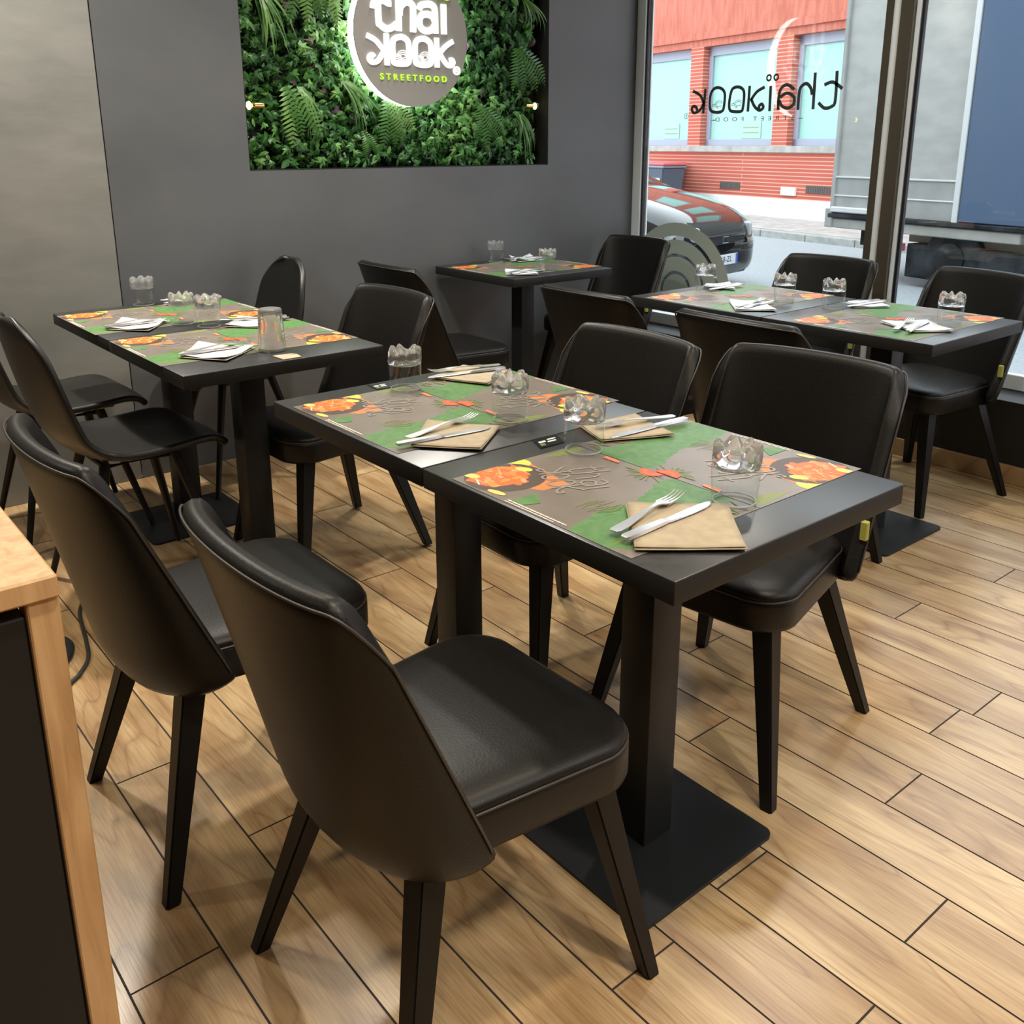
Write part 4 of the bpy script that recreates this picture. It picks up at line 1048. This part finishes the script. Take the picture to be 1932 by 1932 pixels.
M['bin'] = mat('dark_blue_bin', (.07, .085, .12), .5)
M['bin_lid'] = mat('red_bin_lid', (.55, .10, .12), .5)
M['bin_lid_grey'] = mat('grey_bin_lid', (.22, .24, .28), .5)
def make_bin():
    root = thing('wheelie_bin', 'dark wheelie bin', 'bin', (0, 0, 0), 0, 'wheelie bins on the far pavement')
    bm = bmesh.new()
    q = [(-1, -1), (1, -1), (1, 1), (-1, 1)]
    A = [bm.verts.new((.24*i, .36*j, .06)) for i, j in q]; B = [bm.verts.new((.29*i, .46*j, .90)) for i, j in q]
    for k in range(4): bm.faces.new([A[k], A[(k+1) % 4], B[(k+1) % 4], B[k]])
    bm.faces.new(A[::-1]); bm.faces.new(B); bmesh.ops.bevel(bm, geom=list(bm.edges), offset=.02, segments=2, affect='EDGES')
    obj('bin_body', bm, M['bin'], root)
    bm = bmesh.new(); box(bm, -.31, .31, -.48, .48, .90, .945, .015); obj('bin_rim', bm, M['bin_lid_grey'], root)
    bm = bmesh.new(); box(bm, -.31, .31, -.50, .50, .947, .995, .02); obj('lid', bm, M['bin_lid'], root, label='red lid')
    bm = bmesh.new(); box(bm, -.297, -.285, -.36, -.20, .45, .70); obj('sticker', bm, M['plinth'], root, label='white sticker')
    for s in (-1, 1):
        bm = bmesh.new(); lathe(bm, [(.07, -.02), (.07, .02)], 16)
        for v in bm.verts: v.co = Vector((v.co.x+.2, s*.33+v.co.z, v.co.y+.07))
        obj('wheel', bm, M['rubber'], root)
    return root
def on_facade(s, off): return Vector((15.977, 8.330, 0))+E1*s+Vector((.983, -.183, 0))*off
b1 = make_bin(); p = on_facade(1.30, -1.05); b1.location = (p.x, p.y, -.08); b1.rotation_euler = (0, 0, ANG); b1['label'] = 'dark wheelie bin with red lid and white sticker by the brick wall'
p = on_facade(2.12, -.40); dup(b1, (p.x, p.y, -.08), ANG, 'second dark wheelie bin half hidden behind the first by the car')

M['car_paint'] = mat('black_car_paint', (.006, .006, .007), .06, coat=1.0)
M['car_glass'] = mat('dark_car_glass', (.012, .014, .016), .03)
M['car_plastic'] = mat('black_car_plastic', (.02, .022, .025), .4)
M['lamp_glass'] = mat('headlamp_glass', (.45, .47, .48), .12)
M['plate'] = mat('white_plate', (.72, .74, .78), .4); M['plate_blue'] = mat('plate_blue', (.05, .12, .5), .4)
M['chrome'] = mat('chrome', (.7, .7, .7), .12, 1)
def build_car():
    root = thing('parked_car', 'glossy black car reflecting the brick building outside the window', 'car', (7.93, 2.42, -.20), radians(-82))
    # local: +x forward, y left, z up; front bumper at x=0
    st = [  # x, half width, z bottom, hood/roof z
        (.03, .50, .20, .56), (.0, .68, .17, .66), (-.06, .78, .16, .74), (-.20, .86, .16, .84), (-.45, .905, .16, .93), (-.80, .92, .17, 1.01), (-1.15, .925, .17, 1.07), (-1.45, .925, .17, 1.10), (-2.2, .925, .18, 1.12), (-3.0, .92, .18, 1.12), (-3.7, .90, .20, 1.08), (-4.05, .82, .24, 1.0), (-4.2, .64, .3, .8)]
    bm = bmesh.new(); rings = []
    for x, w, zb, zt in st:
        ring = []
        prof = [(-.0, 0.0), (.72, 0.0), (.93, .07), (1.0, .28), (1.0, .55), (.97, .76), (.86, .92), (.62, .985), (.3, 1.0), (0, 1.01)]
        half = [(w*a, zb+(zt-zb)*b) for a, b in prof]
        full = [(y, z) for y, z in half]+[(-y, z) for y, z in half[-2:0:-1]]
        rings.append([bm.verts.new((x, y, z)) for y, z in full])
    for a, b in zip(rings, rings[1:]):
        n = len(a)
        for i in range(n): bm.faces.new([a[i], a[(i+1) % n], b[(i+1) % n], b[i]])
    bm.faces.new(rings[0][::-1]); bm.faces.new(rings[-1])
    o = obj('body', bm, M['car_paint'], root, smooth=True); subsurf(o, 2)
    bm = bmesh.new(); rings = []
    for x, w, z0, z1 in ((-1.15, .72, 1.02, 1.05), (-1.55, .74, 1.07, 1.28), (-2.0, .70, 1.09, 1.50), (-2.5, .68, 1.10, 1.55), (-3.1, .67, 1.10, 1.50), (-3.6, .66, 1.08, 1.28), (-3.9, .62, 1.02, 1.07)):
        full = [(-w*1.12, z0), (-w, z0+(z1-z0)*.7), (-w*.75, z1), (0, z1+.02), (w*.75, z1), (w, z0+(z1-z0)*.7), (w*1.12, z0)]
        rings.append([bm.verts.new((x, y, z)) for y, z in full])
    for a, b in zip(rings, rings[1:]):
        for i in range(len(a)-1): bm.faces.new([a[i], a[i+1], b[i+1], b[i]])
    o = obj('cabin_glass', bm, M['car_glass'], root, smooth=True); subsurf(o, 1)
    bm = bmesh.new(); box(bm, -.12, .035, -.52, .52, .17, .46, .03, 3)
    for v in bm.verts: v.co.x -= .10*max(0, abs(v.co.y)-.25)
    obj('front_bumper', bm, M['car_plastic'], root)
    bm = bmesh.new(); box(bm, -.06, .034, -.40, .40, .50, .60, .012)
    o = obj('grille', bm, M['car_plastic'], root)
    bm = bmesh.new(); box(bm, .030, .040, -.40, .40, .577, .590); box(bm, .030, .040, -.40, .40, .51, .52); box(bm, .03, .044, -.06, .06, .51, .585, .01); obj('chrome_bar', bm, M['chrome'], o)
    for s in (-1, 1):
        bm = bmesh.new(); box(bm, -.26, .0, s*.50, s*.82, .55, .70, .03, 3)
        for v in bm.verts: v.co.x -= .17*max(0, (abs(v.co.y)-.5)/.3)**1.6; v.co.x += .045
        obj('headlamp', bm, M['lamp_glass'], root, smooth=50)
        for x in (-.78, -3.35):
            bm = bmesh.new(); lathe(bm, [(.20, -.1), (.32, -.1), (.335, -.06), (.335, .06), (.32, .1), (.2, .1)], 28)
            for v in bm.verts: v.co = Vector((v.co.x+x, v.co.z+s*.82, v.co.y+.335))
            w = obj('wheel', bm, M['rubber'], root, smooth=40)
            bm = bmesh.new(); lathe(bm, [(.02, 0), (.2, 0), (.2, .02), (.02, .04)], 20)
            for v in bm.verts: v.co = Vector((v.co.x+x, s*(.90+v.co.z), v.co.y+.335))
            obj('hubcap', bm, M['chrome'], w, smooth=40)
    bm = bmesh.new(); box(bm, .036, .044, -.26, .26, .285, .395, .004, 1); pl = obj('number_plate', bm, M['plate'], root, label='white number plate with blue end')
    bm = bmesh.new(); box(bm, .0442, .0452, .215, .258, .288, .392); box(bm, .0442, .0452, -.258, -.215, .288, .392); obj('plate_band', bm, M['plate_blue'], pl)
    bm = text_mesh('518-ZL', .085, lambda x, y, z: (.0446+z, x, y+.34), .001, .001, 1.1); obj('plate_lettering', bm, M['decal'], pl)
build_car()

M['truck_panel'] = add_noise(mat('worn_grey_panel', (.46, .49, .49), .55), (.37, .37, .355), (.47, .465, .445), 2.2, 7, (1, 1, 2.5), lo=.3, hi=.6)
M['truck_low'] = add_noise(mat('worn_grey_lower_panel', (.40, .43, .44), .55), (.34, .34, .33), (.43, .43, .415), 3, 6)
M['truck_trim'] = mat('pale_trim', (.72, .74, .74), .4)
M['truck_skirt'] = add_noise(mat('off_white_skirt', (.55, .54, .48), .6), (.36, .355, .32), (.46, .45, .41), 4, 5)
M['truck_beige'] = mat('beige_chassis', (.22, .18, .13), .7)
M['truck_blue'] = mat('blue_tarpaulin', (.08, .13, .22), .55)
M['truck_dark'] = add_noise(mat('dark_underbody', (.02, .022, .026), .7, spec=.1), (.012, .013, .016), (.05, .055, .06), 5, 5)
def build_truck():
    root = thing('box_truck', 'grey box truck standing in the street beyond the window post', 'truck', (9.70, 1.00, 0), ANG)
    # local: x away from us, y along the street (+ = left in view), z up
    def part(name, boxes, m, parent=root, bev=.01, **k):
        bm = bmesh.new()
        for b in boxes: box(bm, *b, bev, 1)
        return obj(name, bm, m, parent, **k)
    part('cargo_box', [(0.0, 2.3, -.15, 1.47, .94, 3.05)], M['truck_panel'])
    part('lower_panel', [(-.01, 2.3, -.15, 1.47, .52, .93)], M['truck_low'])
    part('trim_strip', [(-.025, .02, -.15, 1.47, .925, .945), (-.022, .02, -.15, 1.47, .72, .735)], M['truck_trim'], bev=.003)
    part('corner_post', [(-.03, .05, 1.44, 1.49, .50, 3.05)], M['truck_low'], bev=.005)
    part('side_rail', [(-.05, .3, -2.6, 1.50, .475, .525)], M['truck_dark'])
    part('rail_cover', [(-.06, .2, .62, 1.46, .54, .60)], M['truck_trim'], label='pale handle rail')
    part('skirt_panel', [(-.02, .12, -.9, 1.52, .36, .47)], M['truck_skirt'])
    part('tail_bracket', [(-.04, .2, 1.44, 1.55, .36, .58)], M['truck_low'])
    part('chassis_beam', [(.15, .5, -2.5, .50, .27, .37)], M['truck_beige'])
    part('tarpaulin', [(-.02, 2.3, -4.5, -.20, .53, 3.0)], M['truck_blue'])
    part('door_bar', [(-.03, .02, -.19, -.13, .5, 3.05)], M['truck_trim'], bev=.004)
    part('underbody', [(.06, 2.0, -3.2, .44, -.10, .26)], M['truck_dark'])
    part('stand_leg', [(.1, .2, .90, 1.12, .18, .37)], M['truck_dark'])
    for yy in (-.12, -2.3):
        bm = bmesh.new(); lathe(bm, [(.1, 0), (.30, 0), (.34, .03), (.34, .25), (.3, .28)], 28)
        for v in bm.verts: v.co = Vector((v.co.z+.05, v.co.x+yy, v.co.y+.14))
        w = obj('wheel', bm, M['truck_dark'], root, smooth=40)
        bm = bmesh.new(); lathe(bm, [(.03, 0), (.17, .0), (.17, .03), (.05, .05)], 20)
        for v in bm.verts: v.co = Vector((.05-v.co.z, v.co.x+yy, v.co.y+.14))
        obj('wheel_hub', bm, M['metal_black'], w, smooth=40)
    bm = bmesh.new(); box(bm, -.02, .04, .44, .47, .18, .26, .005); obj('marker_lamp', bm, M['bin_lid'], root, label='small orange marker lamp')
build_truck()
